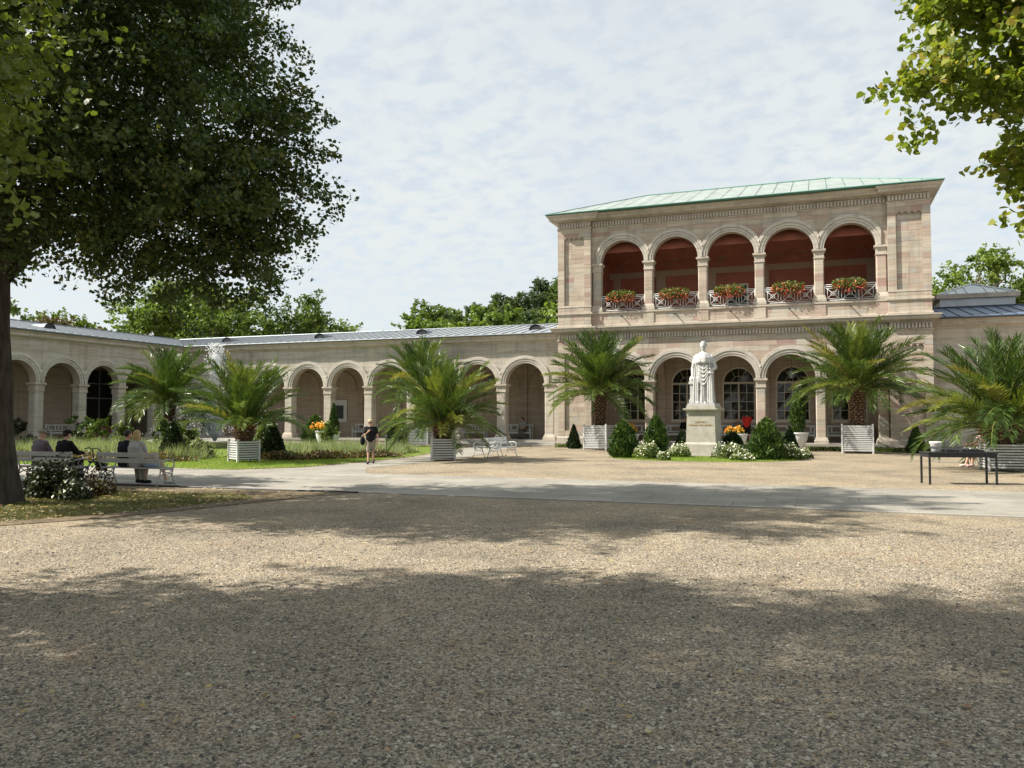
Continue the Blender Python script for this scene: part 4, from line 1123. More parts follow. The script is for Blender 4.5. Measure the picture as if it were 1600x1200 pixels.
# --- another of the row behind the photographer
T3 = spot(-9.5, -6.5)
bl = []
for lat, dist, h, a, b_, c_ in [(-9.5, -6.5, 8.5, 5.6, 4.8, 3.8), (-6.6, -4.0, 7.6, 3.4, 3.2, 2.6), (-9, -6.0, 12, 4, 4, 2.5), (-5.5, -8, 8.0, 3.2, 3.0, 2.4)]:
    x, y, z = rel(lat, dist, h, T3); bl.append((x, y, z, a, b_, c_))
broadleaf('linden_tree', 'linden of the same row standing behind the viewer', T3, 4.4, 0.42, bl, 36000, 0.19, m_linden, np.random.default_rng(6), clump=0.8, per=60, shell=0.55)
# --- further lindens outside the view; the last three added to darken the foreground shade
for (lat0, d0, lab, hh, rr, sd) in ((-19.5, 21.2, 'linden left of the benches, outside the view', 7.2, 3.9, 21), (5.5, -9.5, 'unseen linden added behind the viewer to the right for shade', 9.0, 5.5, 22), (-2.0, -13.5, 'second unseen linden added behind the viewer for shade', 9.5, 5.8, 23), (14.5, -3.0, 'unseen linden added right of the viewer for shade', 9.0, 5.5, 24)):
    TT = spot(lat0, d0)
    bl = [(0, 0, hh, rr, rr, hh * 0.42), (rr * 0.4, 0.5, hh * 1.25, rr * 0.6, rr * 0.6, hh * 0.25), (-rr * 0.4, -0.6, hh * 0.8, rr * 0.6, rr * 0.6, hh * 0.25)]
    broadleaf('linden_tree', lab, TT, hh * 0.5, 0.36, bl, 26000, 0.20, m_linden, np.random.default_rng(sd), clump=0.85, per=60, shell=0.55)
# --- the linden on the right
T4 = spot(10.6, 10.2)
bl = []
for lat, dist, h, a, b_, c_ in [(9.4, 10.0, 8.2, 4.0, 3.6, 3.4), (6.6, 9.2, 6.6, 1.7, 1.6, 1.4), (5.7, 9.0, 7.2, 1.0, 1.1, 0.8), (4.75, 8.9, 6.95, 0.45, 0.6, 0.32), (4.55, 8.9, 5.45, 0.38, 0.5, 0.25), (5.3, 9.0, 5.6, 0.75, 0.8, 0.42), (6.2, 9.0, 5.1, 0.8, 0.9, 0.55), (5.85, 8.8, 4.65, 0.45, 0.6, 0.28), (6.5, 9.0, 4.1, 0.55, 0.7, 0.42), (7.6, 9.4, 4.6, 1.6, 1.6, 1.1), (7.6, 9.4, 9.0, 2.4, 2.2, 1.8), (11.5, 11, 6.5, 3.4, 3.0, 2.4), (6.0, 9.1, 6.3, 1.1, 1.1, 0.9), (5.3, 8.9, 6.4, 0.7, 0.8, 0.5), (6.3, 9.1, 5.7, 1.0, 1.0, 0.7), (5.3, 9.0, 6.95, 0.8, 0.8, 0.6), (6.8, 9.2, 4.9, 0.9, 0.9, 0.6), (5.0, 8.9, 5.35, 0.5, 0.5, 0.3)]:
    x, y, z = rel(lat, dist, h, T4); bl.append((x, y, z, a, b_, c_))
broadleaf('linden_tree', 'yellowing linden reaching into the top right corner of the view', T4, 4.2, 0.40, bl, 80000, 0.088, m_lindenb, np.random.default_rng(9), hexa=True, clump=0.5, per=75, shell=0.5, twigs=140)

# --- trees behind the buildings: a few shapes, copied
def far_blobs(rg, h, r, n=9):
    bl = [(0, 0, h * 0.60, r * 0.75, r * 0.75, h * 0.30)]
    for _ in range(n):
        a = rg.uniform(0, 2 * pi); q = rg.uniform(0.35, 0.8) * r; z = h * rg.uniform(0.36, 0.86)
        s_ = r * rg.uniform(0.28, 0.48) * (1.1 - 0.5 * (z / h))
        bl.append((q * math.cos(a), q * math.sin(a), z, s_, s_, s_ * 0.85))
    return bl
def far_tree(label, pos, h, r, mat, seed, n=15000, size=0.34, group='trees behind the arcade roofs', name='broadleaf_tree', clump=0.8):
    rg = np.random.default_rng(seed)
    return broadleaf(name, label, pos, h * 0.36, h * 0.022, far_blobs(rg, h, r), n, size, mat, rg, bark=m_barkp, clump=clump, per=40, shell=0.6, group=group, limbs=6)
for i, (lat, dist, h, r, k, lab) in enumerate([
        (-44, 76, 14.0, 5.0, 0, 'green tree behind the left wing, beside the linden trunk'),
        (-36.5, 82, 17.5, 7.0, 1, 'tall bright green tree behind the corner, left of the others'),
        (-40.5, 74, 11.5, 4.2, 3, 'russet leaved tree above the left wing roof'),
        (-29.5, 80, 17.0, 6.5, 1, 'broad green tree directly behind the roof corner'),
        (-23.5, 86, 16.5, 5.8, 0, 'dark green tree right of the roof corner'),
        (-20.2, 92, 15.0, 4.6, 1, 'loose green tree left of the open sky'),
        (-16.0, 100, 12.6, 4.4, 2, 'small dark tree at the end of the tree group beside open sky'),
        (-33, 95, 18.5, 7.0, 0, 'tall dark tree filling the back of the left group')]):
    far_tree(lab, spot(lat, dist), h, r, m_tree[k], 40 + i, n=20000, size=0.30)
for i, (lat, dist, h, r, k, lab) in enumerate([
        (40.6, 74, 18.2, 5.2, 1, 'bright green tree next to the pavilion, behind the skylight'),
        (46.0, 78, 17.8, 3.8, 0, 'slim green tree behind the top of the skylight'),
        (49.2, 80, 17.6, 3.6, 1, 'rounded tree right of the skylight'),
        (52.0, 84, 15.6, 3.4, 0, 'low dark tree at the right end of the skylight')]):
    far_tree(lab, spot(lat, dist), h, r, m_tree[k], 60 + i, n=16000, size=0.30, group='trees right of the pavilion')
# the wooded hill
hill = MB(); vs = []; nx, ny = 40, 16
def hill_h(lat, dist):
    a = math.exp(-((lat - 30) / 70.0) ** 2) * 38 * (1 / (1 + math.exp(-(dist - 190) / 22)))
    return a - 0.5
for j in range(ny):
    for i in range(nx):
        lat = -60 + 190 * i / (nx - 1); dist = 120 + 260 * j / (ny - 1)
        vs.append(tuple(spot(lat, dist, hill_h(lat, dist))))
hill.add(vs, [(j * nx + i, j * nx + i + 1, (j + 1) * nx + i + 1, (j + 1) * nx + i) for j in range(ny - 1) for i in range(nx - 1)])
structure('hill', hill, m_soilgrass, 'wooded hill rising behind the arcade', True)
protos = []
for i in range(4):
    rg = np.random.default_rng(80 + i)
    t = far_tree(['mid green round tree in the hillside wood', 'bright green round tree in the wood below the hill', 'dark bluish green tree in the hillside wood', 'tall mid green tree with uneven crown in the hillside wood'][i], (0, 0, 0), 15 + i, 5.4, m_tree[[0, 1, 2, 0][i]], 80 + i, n=9000, size=0.50, group='trees of the wooded hillside', clump=1.1)
    protos.append(t)
con = empty('conifer_tree', 'narrow dark spruce poking out of the wooded hill skyline', 'tree', (0, 0, 0), 0)
rg = np.random.default_rng(90); nn = 7000
z = rg.random(nn) ** 0.8; rr = (1 - z) * 2.6 * (0.6 + 0.4 * np.abs(np.sin(z * 34))) * np.sqrt(rg.random(nn)); a = rg.uniform(0, 2 * pi, nn)
P = np.c_[rr * np.cos(a), rr * np.sin(a), 2 + z * 15]
V, F = leaf_quads(P, rg.normal(size=(nn, 3)) + np.array([0, 0, 1]), 0.5, rg)
ob('crown', np_mesh('crown', V, F, m_tree[2], rg.random(nn)), con); MB().tube([(0, 0, 0), (0, 0, 8), (0, 0, 16)], [0.3, 0.2, 0.05], 8).build('trunk', m_barkp, con)
hr = np.random.default_rng(17); used = [0] * 4; first_con = True
spots = []
for row, dist in enumerate([112, 126, 150, 168, 184, 200, 216]):
    lat = -30 + hr.uniform(0, 3)
    while lat < 16 + row:
        spots.append((lat, dist + hr.uniform(-5, 5), row)); lat += hr.uniform(4.2, 6.2)
for lat, dist, row in spots:
    if row < 2 and lat < -17 + row: continue
    if row >= 2 and lat < -26 + row * 1.2: continue
    hh = hill_h(lat, dist)
    if row == 6 and first_con and -14 < lat < -7:
        o = con if first_con else copy_tree(con); first_con = False
        o.location = tuple(spot(lat, dist, hh)); s_ = hr.uniform(0.55, 0.65); o.scale = (s_, s_, s_); continue
    k = (1 if hr.random() < 0.6 else int(hr.integers(0, 4))) if row < 2 else int(hr.choice([0, 2, 2, 3]))
    o = protos[k] if not used[k] else copy_tree(protos[k]); used[k] = 1
    o.location = tuple(spot(lat, dist, hh)); o.rotation_euler = (0, 0, hr.uniform(0, 6.28))
    s_ = hr.uniform(0.92, 1.15) if row < 2 else hr.uniform(0.65, 0.95)
    o.scale = (s_, s_, s_ * hr.uniform(0.9, 1.1))
if first_con: con.location = tuple(spot(6, 212, hill_h(6, 212)))
for k in range(4):
    if not used[k]: protos[k].location = tuple(spot(8 + k * 3, 190, hill_h(8 + k * 3, 190)))

# ------------------------------------------------------------------ potted palms
def frond_mesh(seed, droop):
    rg = np.random.default_rng(seed); K = 24
    t = np.linspace(0, 1, K + 1)
    ang = -droop * t ** 1.35                # elevation along the rachis
    side = rg.uniform(-0.25, 0.25)
    pts = np.zeros((K + 1, 3))
    for i in range(K):
        pts[i + 1] = pts[i] + np.array([math.cos(ang[i]), side * t[i] ** 2 * 0.6, math.sin(ang[i])]) / K
    mb = MB(); mb.cm = 1
    mb.tube(pts[::2].tolist(), list(np.linspace(0.011, 0.0015, len(pts[::2]))), 5)
    mb.cm = 2
    mb.tube([pts[0], pts[1], pts[2]], [0.024, 0.017, 0.0115], 6)
    n = 72; mb.cm = 0
    for i in range(n):
        u = min(max(0.13 + 0.865 * (i + rg.uniform(-0.4, 0.4)) / n, 0.12), 0.995)
        f = u * K; k = min(int(f), K - 1); p = pts[k] + (pts[k + 1] - pts[k]) * (f - k)
        d = pts[k + 1] - pts[k]; d /= np.linalg.norm(d)
        up = np.array([-d[2], 0, d[0]])
        L = 0.215 * (math.sin(pi * min(1, (u - 0.02) * 0.92)) ** 0.5) * (1 - 0.35 * u) + 0.03
        for sd in (-1, 1):
            fw_ = R(rg.uniform(34, 60)) * (1 - 0.3 * u)
            v = rg.uniform(0.25, 0.75) if rg.random() < 0.7 else rg.uniform(-0.1, 0.3)
            dirn = d * math.cos(fw_) + (np.array([0, sd, 0]) * math.cos(v) + up * math.sin(v)) * math.sin(fw_)
            dirn /= np.linalg.norm(dirn); LL = L * rg.uniform(0.8, 1.15)
            wv = np.cross(dirn, rg.normal(size=3) * 0.5 + up); wv = wv / np.linalg.norm(wv) * 0.0048
            q1 = p + dirn * LL * 0.5; q2 = p + dirn * LL + np.array([0, 0, -LL * rg.uniform(0.03, 0.26)])
            mb.add([p - wv * 0.6, p + wv * 0.6, q1 + wv, q1 - wv, q2], [(0, 1, 2, 3), (3, 2, 4)])
    return mb.mesh('frond', [m_frond, m_rachis, m_petiole])
DRO = [0.35, 0.65, 0.95, 1.25, 1.6, 2.0]
FR = [frond_mesh(100 + i, dr) for i, dr in enumerate(DRO)]
def slat_planter(label, loc, rz, w_, h, n, dark_gap=True):
    e = empty('slatted_planter', label, 'planter', loc, rz, 'white slatted palm planters')
    hw = w_ / 2; t = 0.075
    post = MB().box(-t / 2, t / 2, -t / 2, t / 2, 0, h + 0.02); post.frus(t / 2 + 0.008, t / 2 - 0.02, h + 0.021, h + 0.045)
    pm = post.mesh('post', m_tub)
    for sx_ in (-1, 1):
        for sy_ in (-1, 1): ob('post', pm, e, (sx_ * (hw - t / 2), sy_ * (hw - t / 2), 0))
    pit = (h - 0.12) / n
    sm = MB().box(-hw + t + 0.002, hw - t - 0.002, -0.016, 0.016, -pit * 0.31, pit * 0.31).mesh('slat', m_tub)
    for k in range(n):
        z_ = 0.10 + pit * (k + 0.5)
        for q_ in range(4):
            a = q_ * pi / 2
            ob('slat', sm, e, (math.sin(a) * (hw - 0.03), -math.cos(a) * (hw - 0.03), z_), a)
    MB().box(-hw + 0.075, hw - 0.075, -hw + 0.075, hw - 0.075, 0.08, h - 0.06).build('liner', m_tubin, e)
    so = MB(); so.add([(-hw + 0.078, -hw + 0.078, h - 0.055), (hw - 0.078, -hw + 0.078, h - 0.055), (hw - 0.078, hw - 0.078, h - 0.055), (-hw + 0.078, hw - 0.078, h - 0.055)], [(0, 1, 2, 3)])
    so.build('soil', m_soil, e)
    return e
def palm(label, loc, z0, th, tr, L, nf, seed, spread=(88, -28), heavy=1.0, shape='tall', fat=1.15):
    rg = np.random.default_rng(seed)
    e = empty('palm_tree', label, 'palm', (loc[0], loc[1], z0), rg.uniform(0, 6), 'potted date palms')
    tb = MB()
    if shape == 'pine': tb.lathe([(tr * 0.72, -0.08), (tr * 0.85, th * 0.12), (tr * 1.02, th * 0.45), (tr * 1.06, th * 0.75), (tr * 0.9, th * 1.0), (tr * 0.5, th * 1.12)], 18)
    else: tb.lathe([(tr * 0.95, -0.08), (tr * 0.86, th * 0.2), (tr * 0.9, th * 0.5), (tr * 1.05, th * 0.8), (tr * fat, th * 0.95), (tr * 0.6, th * 1.1)], 18)
    # old leaf bases: rows of scales round the trunk
    rows = max(5, int(th / 0.115)); per = max(10, int(2 * pi * tr / 0.185))
    for j in range(rows):
        f = (j + 0.5) / rows; z_ = th * f
        rr = tr * ((0.72 + 0.40 * math.sin(pi * min(1, f * 0.75))) if shape == 'pine' else (0.93 + 0.2 * max(0, f - 0.5)))
        for k in range(per):
            a = 2 * pi * (k + 0.5 * (j % 2)) / per + rg.uniform(-0.12, 0.12)
            z_ = th * f + rg.uniform(-0.03, 0.03)
            ca, sa = math.cos(a), math.sin(a); wv = 0.062; o_ = rg.uniform(0.05, 0.10)
            hh = rg.uniform(0.035, 0.06)
            tb.cm = 1 if (f > 0.82 and rg.random() < 0.6) else 2
            tb.add([(rr * ca + sa * wv, rr * sa - ca * wv, z_), (rr * ca - sa * wv, rr * sa + ca * wv, z_), ((rr + o_) * ca - sa * wv * 0.5, (rr + o_) * sa + ca * wv * 0.5, z_ + hh), ((rr + o_) * ca + sa * wv * 0.5, (rr + o_) * sa - ca * wv * 0.5, z_ + hh), (rr * 0.93 * ca, rr * 0.93 * sa, z_ + hh + 0.02)],
                   [(0, 3, 2, 1), (3, 4, 2), (0, 4, 3), (1, 2, 4)])
    tb.build('trunk', [m_ptrunk, m_petiole, m_pscale], e)
    for i in range(nf):
        f = (i + 0.5) / nf
        el = spread[0] + (spread[1] - spread[0]) * f ** 1.05 + rg.uniform(-9, 9)
        az = i * 2.39996 + rg.uniform(-0.25, 0.25)
        k = int(np.clip(0.7 + f * 3.2 * heavy + rg.uniform(-1.3, 1.2), 0, 5 if heavy > 1.2 else 3))
        if f < 0.18: k = min(k, 1)
        ln = L * (0.78 + 0.22 * math.sin(pi * min(1, 0.25 + f * 0.65))) * rg.uniform(0.85, 1.1)
        rr = tr * 0.55
        o = ob('frond', FR[k], e, (rr * math.cos(az) * (0.25 + 0.75 * f), rr * math.sin(az) * (0.25 + 0.75 * f), th * (1.06 - 0.16 * f)))
        o.rotation_euler = (rg.uniform(-0.4, 0.4), -R(el), az)
        o.scale = (ln, ln * rg.uniform(0.9, 1.1), ln)
    return e
PAL = [ # x, y, planter width, height, slats, rz, trunk height, radius, frond length, fronds, spread, droop, shape, labels
    (-8.9, -19.48, 0.92, 0.83, 8, R(62), 0.58, 0.36, 2.75, 62, (88, 24), 0.75, 'pine', 'white slatted planter on the lawn edge, leftmost of all', 'leafy squat palm in front of the fountain'),
    (-22.5, -9.0, 1.25, 1.25, 13, R(20), 1.35, 0.33, 3.3, 74, (86, 4), 1.5, 'tall', 'white slatted planter half hidden beside the fountain', 'windblown pale green palm left of the fountain'),
    (-2.32, -15.53, 0.98, 0.90, 8, R(28), 0.52, 0.36, 2.8, 82, (88, 8), 1.0, 'pine', 'white slatted planter at the corner of side path and gravel', 'full squat palm standing in front of another palm'),
    (-10.35, -1.84, 1.3, 1.25, 13, R(12), 2.2, 0.32, 3.1, 72, (86, 4), 1.1, 'tall', 'white slatted planter on the lawn close to the arcade steps', 'tall palm rising behind the squat palm by the path'),
    (1.08, -3.5, 1.35, 1.32, 14, R(-12), 1.80, 0.32, 3.15, 86, (88, 4), 0.9, 'tall', 'white slatted planter at the left bay of the pavilion', 'tall palm left of the statue before the pavilion'),
    (13.56, -2.81, 1.42, 1.36, 14, R(-2), 1.80, 0.36, 3.35, 90, (88, 6), 0.85, 'tall', 'white slatted planter at the right bay of the pavilion', 'tall palm right of the statue before the pavilion'),
    (17.36, -15.11, 1.12, 0.90, 9, R(3), 0.60, 0.50, 3.1, 84, (88, 9), 1.22, 'pine', 'white slatted planter behind the dark table on the right', 'wide drooping palm at the right edge of the view')]
for i, (x, y, pw2, ph, ns, prz, th, tr, L, nf, spr, hv, shp, lab1, lab2) in enumerate(PAL):
    slat_planter(lab1, (x, y, 0.012 if x < -4.5 else 0.0), prz, pw2, ph, ns)
    palm(lab2, (x, y), ph - 0.06, th, tr, L, nf, 200 + i, spr, hv, shp)

# ------------------------------------------------------------------ shrubs, urns, flower beds
def profile_shrub(name, label, loc, h, r, prof, n, size, mat, seed, up=0.8, asp=0.5, cat='shrub', group=None, out=0.5, rough=1.0):
    if 'thuja' in name: size *= 1.3; asp = 0.32; rough = 1.5
    if 'topiary' in name: rough = 0.55
    """prof(t) -> relative radius at relative height t; leaves on and just under the surface, over a solid core"""
    rg = np.random.default_rng(seed)
    e = empty(name, label, cat, loc, rg.uniform(0, 6), group)
    t = rg.random(n); pr = np.array([prof(q) for q in t]); keep = rg.random(n) < np.clip(pr + 0.15, 0, 1); t, pr = t[keep], pr[keep]; m = len(t)
    a = rg.uniform(0, 2 * pi, m)
    lump = 1 + rough * (0.10 * np.sin(a * 5 + t * 9) + 0.08 * np.sin(a * 3 - t * 14) + 0.07 * np.sin(a * 9 + t * 23))
    rr = r * pr * lump * (1 - 0.36 * rg.random(m) ** 2) * (1 + rough * rg.normal(0, 0.07, m))
    P = np.c_[rr * np.cos(a), rr * np.sin(a), 0.03 + t * h * rg.uniform(0.97, 1.04, m)]
    # sprig leaves: long axis up and outward
    ax = np.c_[np.cos(a) * out, np.sin(a) * out, np.full(m, up)] + rg.normal(size=(m, 3)) * 0.45; ax /= np.linalg.norm(ax, axis=1, keepdims=True)
    sd = np.cross(ax, rg.normal(size=(m, 3))); sd /= np.linalg.norm(sd, axis=1, keepdims=True) + 1e-9
    s_ = (size * rg.uniform(0.6, 1.3, m))[:, None]
    V = np.empty((m, 4, 3)); V[:, 0] = P - ax * s_ * 0.5; V[:, 1] = P + sd * s_ * asp * 0.5; V[:, 2] = P + ax * s_ * 0.6; V[:, 3] = P - sd * s_ * asp * 0.5
    V[:, :, 2] = np.maximum(V[:, :, 2], 0.0)
    ob('foliage', np_mesh('foliage', V.reshape(-1, 3), np.arange(m * 4).reshape(m, 4), mat, rg.random(m)), e)
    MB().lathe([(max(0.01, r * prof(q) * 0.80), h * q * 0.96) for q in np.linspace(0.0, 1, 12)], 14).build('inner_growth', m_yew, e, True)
    return e
egg = lambda t: math.sin(pi * min(1, 0.16 + 0.84 * t) ** 0.9) ** 0.6 * (1 - 0.25 * t) if t < 0.999 else 0.05
cone = lambda t: (1 - t) ** 0.8 * 0.95 + 0.05 if t > 0.08 else 0.75 + t * 2.5
slim = lambda t: math.sin(pi * (0.12 + 0.86 * t)) ** 0.5
dome = lambda t: math.sqrt(max(0, 1 - t ** 2.2)) * 0.98 + 0.02
def urn(label, loc, h=0.8, r=0.42, group='white urns'):
    e = empty('garden_urn', label, 'urn', loc, 0, group)
    MB().lathe([(r * 0.62, 0), (r * 0.62, h * 0.08), (r * 0.45, h * 0.12), (r * 0.62, h * 0.3), (r * 0.86, h * 0.6), (r * 0.95, h * 0.82), (r * 0.93, h * 0.88), (r * 1.06, h * 0.92), (r * 1.06, h), (r * 0.92, h), (r * 0.88, h * 0.92)], 24).build('bowl', m_white, e, True)
    MB().lathe([(r * 0.87, h * 0.90), (0.01, h * 0.915)], 20).build('soil', m_soil, e)
    return e
def bloom(name, label, loc, rx, ry, h, n, size, lm_, fm, nf, seed, cat='flowers', group=None, kind=None):
    rg = np.random.default_rng(seed)
    e = empty(name, label, cat, loc, 0, group)
    nb = 7; bx = rg.uniform(-0.62, 0.62, nb); by = rg.uniform(-0.62, 0.62, nb); br = rg.uniform(0.34, 0.55, nb); bh = rg.uniform(0.6, 1.15, nb)
    bx[0] = by[0] = 0; br[0] = 0.6
    def pts(m, lo):
        k = rg.integers(0, nb, m); a = rg.uniform(0, 2 * pi, m); q = np.sqrt(rg.random(m))
        z_ = h * bh[k] * (lo + (1 - lo) * rg.random(m)) * np.sqrt(np.maximum(0.06, 1 - q ** 2.4)) * rg.uniform(0.85, 1.15, m)
        return np.c_[(bx[k] + q * br[k] * np.cos(a)) * rx, (by[k] + q * br[k] * np.sin(a)) * ry, z_ + size * 0.3]
    P = pts(n, 0.1); V, F = leaf_quads(P, rg.normal(size=(n, 3)) + np.array([0, 0, 0.9]), size, rg)
    V[:, 2] = np.maximum(V[:, 2], 0.0)
    ob('foliage', np_mesh('foliage', V, F, lm_, rg.random(n)), e)
    if nf:
        P = pts(nf, 0.75); P[:, 2] += size * 0.3; V, F = leaf_quads(P, rg.normal(size=(nf, 3)) * 0.8 + np.array([0, -0.3, 0.8]), size * 0.9, rg, True)
        ob('flower_heads', np_mesh('flower_heads', V, F, fm, rg.random(nf)), e)['kind'] = 'stuff'
    return e
# bed round the statue
bed = [(2.6, -10.8), (3.3, -12.6), (4.6, -13.9), (6.6, -14.6), (8.6, -14.4), (10.4, -13.4), (11.6, -11.6), (11.9, -9.2), (11.0, -6.6), (9.0, -5.0), (6.2, -4.6), (3.8, -5.6), (2.7, -8)]
bc = MB(); bc.disc([(7.2 + (x - 7.2) * 0.86, -9.6 + (y + 9.6) * 0.72) for x, y in bed], 0.007)
structure('statue_bed', bc, m_soilgrass, 'round planted bed with grass edge about the statue')
bedp = [(7.2 + (x - 7.2) * 0.86, -9.6 + (y + 9.6) * 0.72) for x, y in bed]
blades('bed_grass', bedp, 16000, 0.03, 0.07, 0.009, m_grass, 'grass edging of the round bed about the statue', 'grass')
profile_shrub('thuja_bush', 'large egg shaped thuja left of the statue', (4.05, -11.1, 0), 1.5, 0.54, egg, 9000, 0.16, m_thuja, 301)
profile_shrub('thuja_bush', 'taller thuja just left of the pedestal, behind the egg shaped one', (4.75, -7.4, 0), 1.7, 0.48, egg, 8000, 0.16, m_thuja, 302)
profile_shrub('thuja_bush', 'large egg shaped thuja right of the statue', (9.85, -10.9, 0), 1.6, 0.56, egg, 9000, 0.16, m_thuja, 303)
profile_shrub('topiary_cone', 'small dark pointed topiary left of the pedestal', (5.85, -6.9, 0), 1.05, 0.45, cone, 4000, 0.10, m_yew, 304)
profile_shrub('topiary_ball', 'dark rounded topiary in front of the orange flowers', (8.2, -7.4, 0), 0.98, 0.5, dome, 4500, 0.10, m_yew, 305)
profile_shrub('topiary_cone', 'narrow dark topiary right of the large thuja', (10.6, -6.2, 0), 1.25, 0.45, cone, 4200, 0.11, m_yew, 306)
profile_shrub('topiary_cone', 'small pointed yew beside the left bay of the pavilion', (-0.75, -2.2, 0), 1.25, 0.42, cone, 4200, 0.11, m_yew, 307)
profile_shrub('topiary_cone', 'small pointed yew beside the right bay of the pavilion', (16.2, -1.7, 0), 1.25, 0.48, cone, 3600, 0.12, m_thuja, 308)
u1 = urn('white urn left of the pedestal holding a slim cypress', (5.75, -1.4, 0), 1.0, 0.55)
profile_shrub('slim_cypress', 'slim cypress in the white urn left of the statue', (5.75, -1.4, 0.92), 2.05, 0.33, slim, 5200, 0.12, m_thuja, 310, cat='cypress')
u2 = urn('white urn right of the large thuja holding a slim cypress', (10.85, -1.6, 0), 0.95, 0.5)
profile_shrub('slim_cypress', 'slim cypress in the white urn right of the statue', (10.85, -1.6, 0.87), 2.1, 0.34, slim, 5200, 0.12, m_thuja, 311, cat='cypress')
urn('white urn filled with orange flowers right of the pedestal', (8.05, -3.4, 0), 0.9, 0.48)
bloom('urn_flowers', 'orange and yellow flowers in the urn right of the pedestal', (8.05, -3.4, 0.84), 0.56, 0.5, 0.36, 350, 0.13, m_shrub, m_oflower, 330, 312)
urn('white urn filled with yellow flowers behind the left palm planter', (2.75, -3.9, 0), 0.85, 0.45)
bloom('urn_flowers', 'yellow flowers in the urn behind the left thuja', (2.75, -3.9, 0.80), 0.55, 0.5, 0.45, 300, 0.14, m_shrub, m_oflower, 240, 313)
for i, (x, y, rx, ry, h, lab) in enumerate([(5.2, -11.8, 0.75, 0.6, 0.85, 'white flowering bush at the front left of the bed'), (6.0, -10.0, 0.75, 0.6, 0.7, 'white flowering bush touching the pedestal on its left'),
                                   (6.05, -12.6, 0.38, 0.3, 0.38, 'tiny white flower clump at the left front edge of the bed'), (8.4, -10.2, 0.85, 0.8, 0.80, 'variegated bush touching the pedestal on its right'),
                                   (9.1, -8.0, 0.8, 0.8, 0.85, 'white flowering bush behind the right thuja'), (10.75, -10.2, 0.75, 0.7, 0.95, 'white flowering bush right of the large thuja'), (8.9, -11.8, 0.6, 0.45, 0.35, 'low white flowers in front of the right thuja'), (11.15, -9.4, 0.5, 0.5, 0.6, 'small white flowering bush at the right end of the bed')]):
    bloom('flowering_bush', lab, (x, y, 0), rx, ry, h * 0.72, 2400, 0.08, m_shrub, m_wflower, 230, 320 + i, 'bush', 'white flowering bushes about the statue')
# low planting at the foot of the pavilion
q = rng.uniform((-2.2, -1.3), (17.2, -0.35), (9000, 2)); q = q[(q[:, 0] < 0.0) | (q[:, 0] > 11.2)][:3200]
P = np.c_[q, rng.uniform(0.02, 0.2, len(q))]; V, F = leaf_quads(P, rng.normal(size=(len(q), 3)) + np.array([0, 0, 1]), 0.10, rng)
V[:, 2] = np.maximum(V[:, 2], 0.005)
tag(ob('border_planting', np_mesh('border_planting', V, F, m_shrub, rng.random(len(F)))), 'low yellow green border plants along the foot of the pavilion', 'border plants', kind='stuff')
# the garden on the left: lavender, borders, topiary
lav_poly = [(-27.5, -18.2), (-20, -19.5), (-13.5, -20.2), (-11.0, -19.6), (-12.5, -17.0), (-19, -14.8), (-27, -13)]
lav2 = [(-8.2, -17.2), (-5.9, -13.8), (-6.6, -9.6), (-8.8, -8.4), (-12.8, -9.5), (-12.6, -13.5), (-10.4, -16.4)]
blades('lavender_bed', lav_poly, 24000, 0.45, 0.95, 0.016, m_lav, 'long bed of grey green lavender behind the benches', 'lavender', lean=0.16, tuft=70)
blades('lavender_bed', lav2, 17000, 0.40, 0.85, 0.016, m_lav, 'lavender bed between the squat palms left of the walking man', 'lavender', lean=0.16, tuft=70)
def border(poly_pts, width, n, label, hmax=0.38):
    segs = np.array(poly_pts); L = np.linalg.norm(np.diff(segs, axis=0), axis=1); c = np.r_[0, np.cumsum(L)]
    t = rng.uniform(0, c[-1], n); k = np.clip(np.searchsorted(c, t) - 1, 0, len(L) - 1); f = (t - c[k]) / L[k]
    q = segs[k] + (segs[k + 1] - segs[k]) * f[:, None] + rng.normal(size=(n, 2)) * width * 0.4
    P = np.c_[q, rng.uniform(0.03, hmax, n) * (0.7 + 0.3 * np.sin(t * 3))]
    V, F = leaf_quads(P, rng.normal(size=(n, 3)) + np.array([0, 0, 1]), 0.085, rng); V[:, 2] = np.maximum(V[:, 2], 0.014)
    tag(ob('flower_border', np_mesh('flower_border', V, F, m_bedlow, rng.random(n))), label, 'flower border', kind='stuff')
border([(-27, -19.2), (-20, -20.4), (-13.6, -21.0), (-11, -20.2)], 0.7, 9000, 'reddish low flower border in front of the long lavender bed')
border([(-11.0, -17.2), (-8.1, -18.0), (-6.6, -16.2), (-5.4, -14.0)], 0.7, 8000, 'reddish low flower border in front of the lavender by the path')
profile_shrub('topiary_cone', 'dark clipped cone right of the leftmost white planter', (-9.2, -17.3, 0.012), 1.45, 0.58, cone, 6500, 0.09, m_yew, 341, asp=0.8)
profile_shrub('topiary_cone', 'dark clipped cone in front of the fountain basin', (-12.9, -18.9, 0.012), 1.45, 0.62, cone, 6500, 0.09, m_yew, 342, asp=0.8)
u3 = urn('white urn with a slim cypress before the arcade, left of the walking man', (-15.2, -3.6, 0.012), 0.85, 0.4)
profile_shrub('slim_cypress', 'slim cypress in the urn left of the walking man', (-15.2, -3.6, 0.75), 1.75, 0.36, cone, 3800, 0.12, m_thuja, 343, cat='cypress')
profile_shrub('thuja_bush', 'rounded thuja left of the urn with slim cypress', (-15.8, -4.6, 0.012), 1.75, 0.72, egg, 5200, 0.15, m_thuja, 344)
profile_shrub('thuja_bush', 'dark thuja right behind the walking man', (-11.0, -3.4, 0.012), 1.7, 0.55, egg, 4500, 0.15, m_yew, 345)
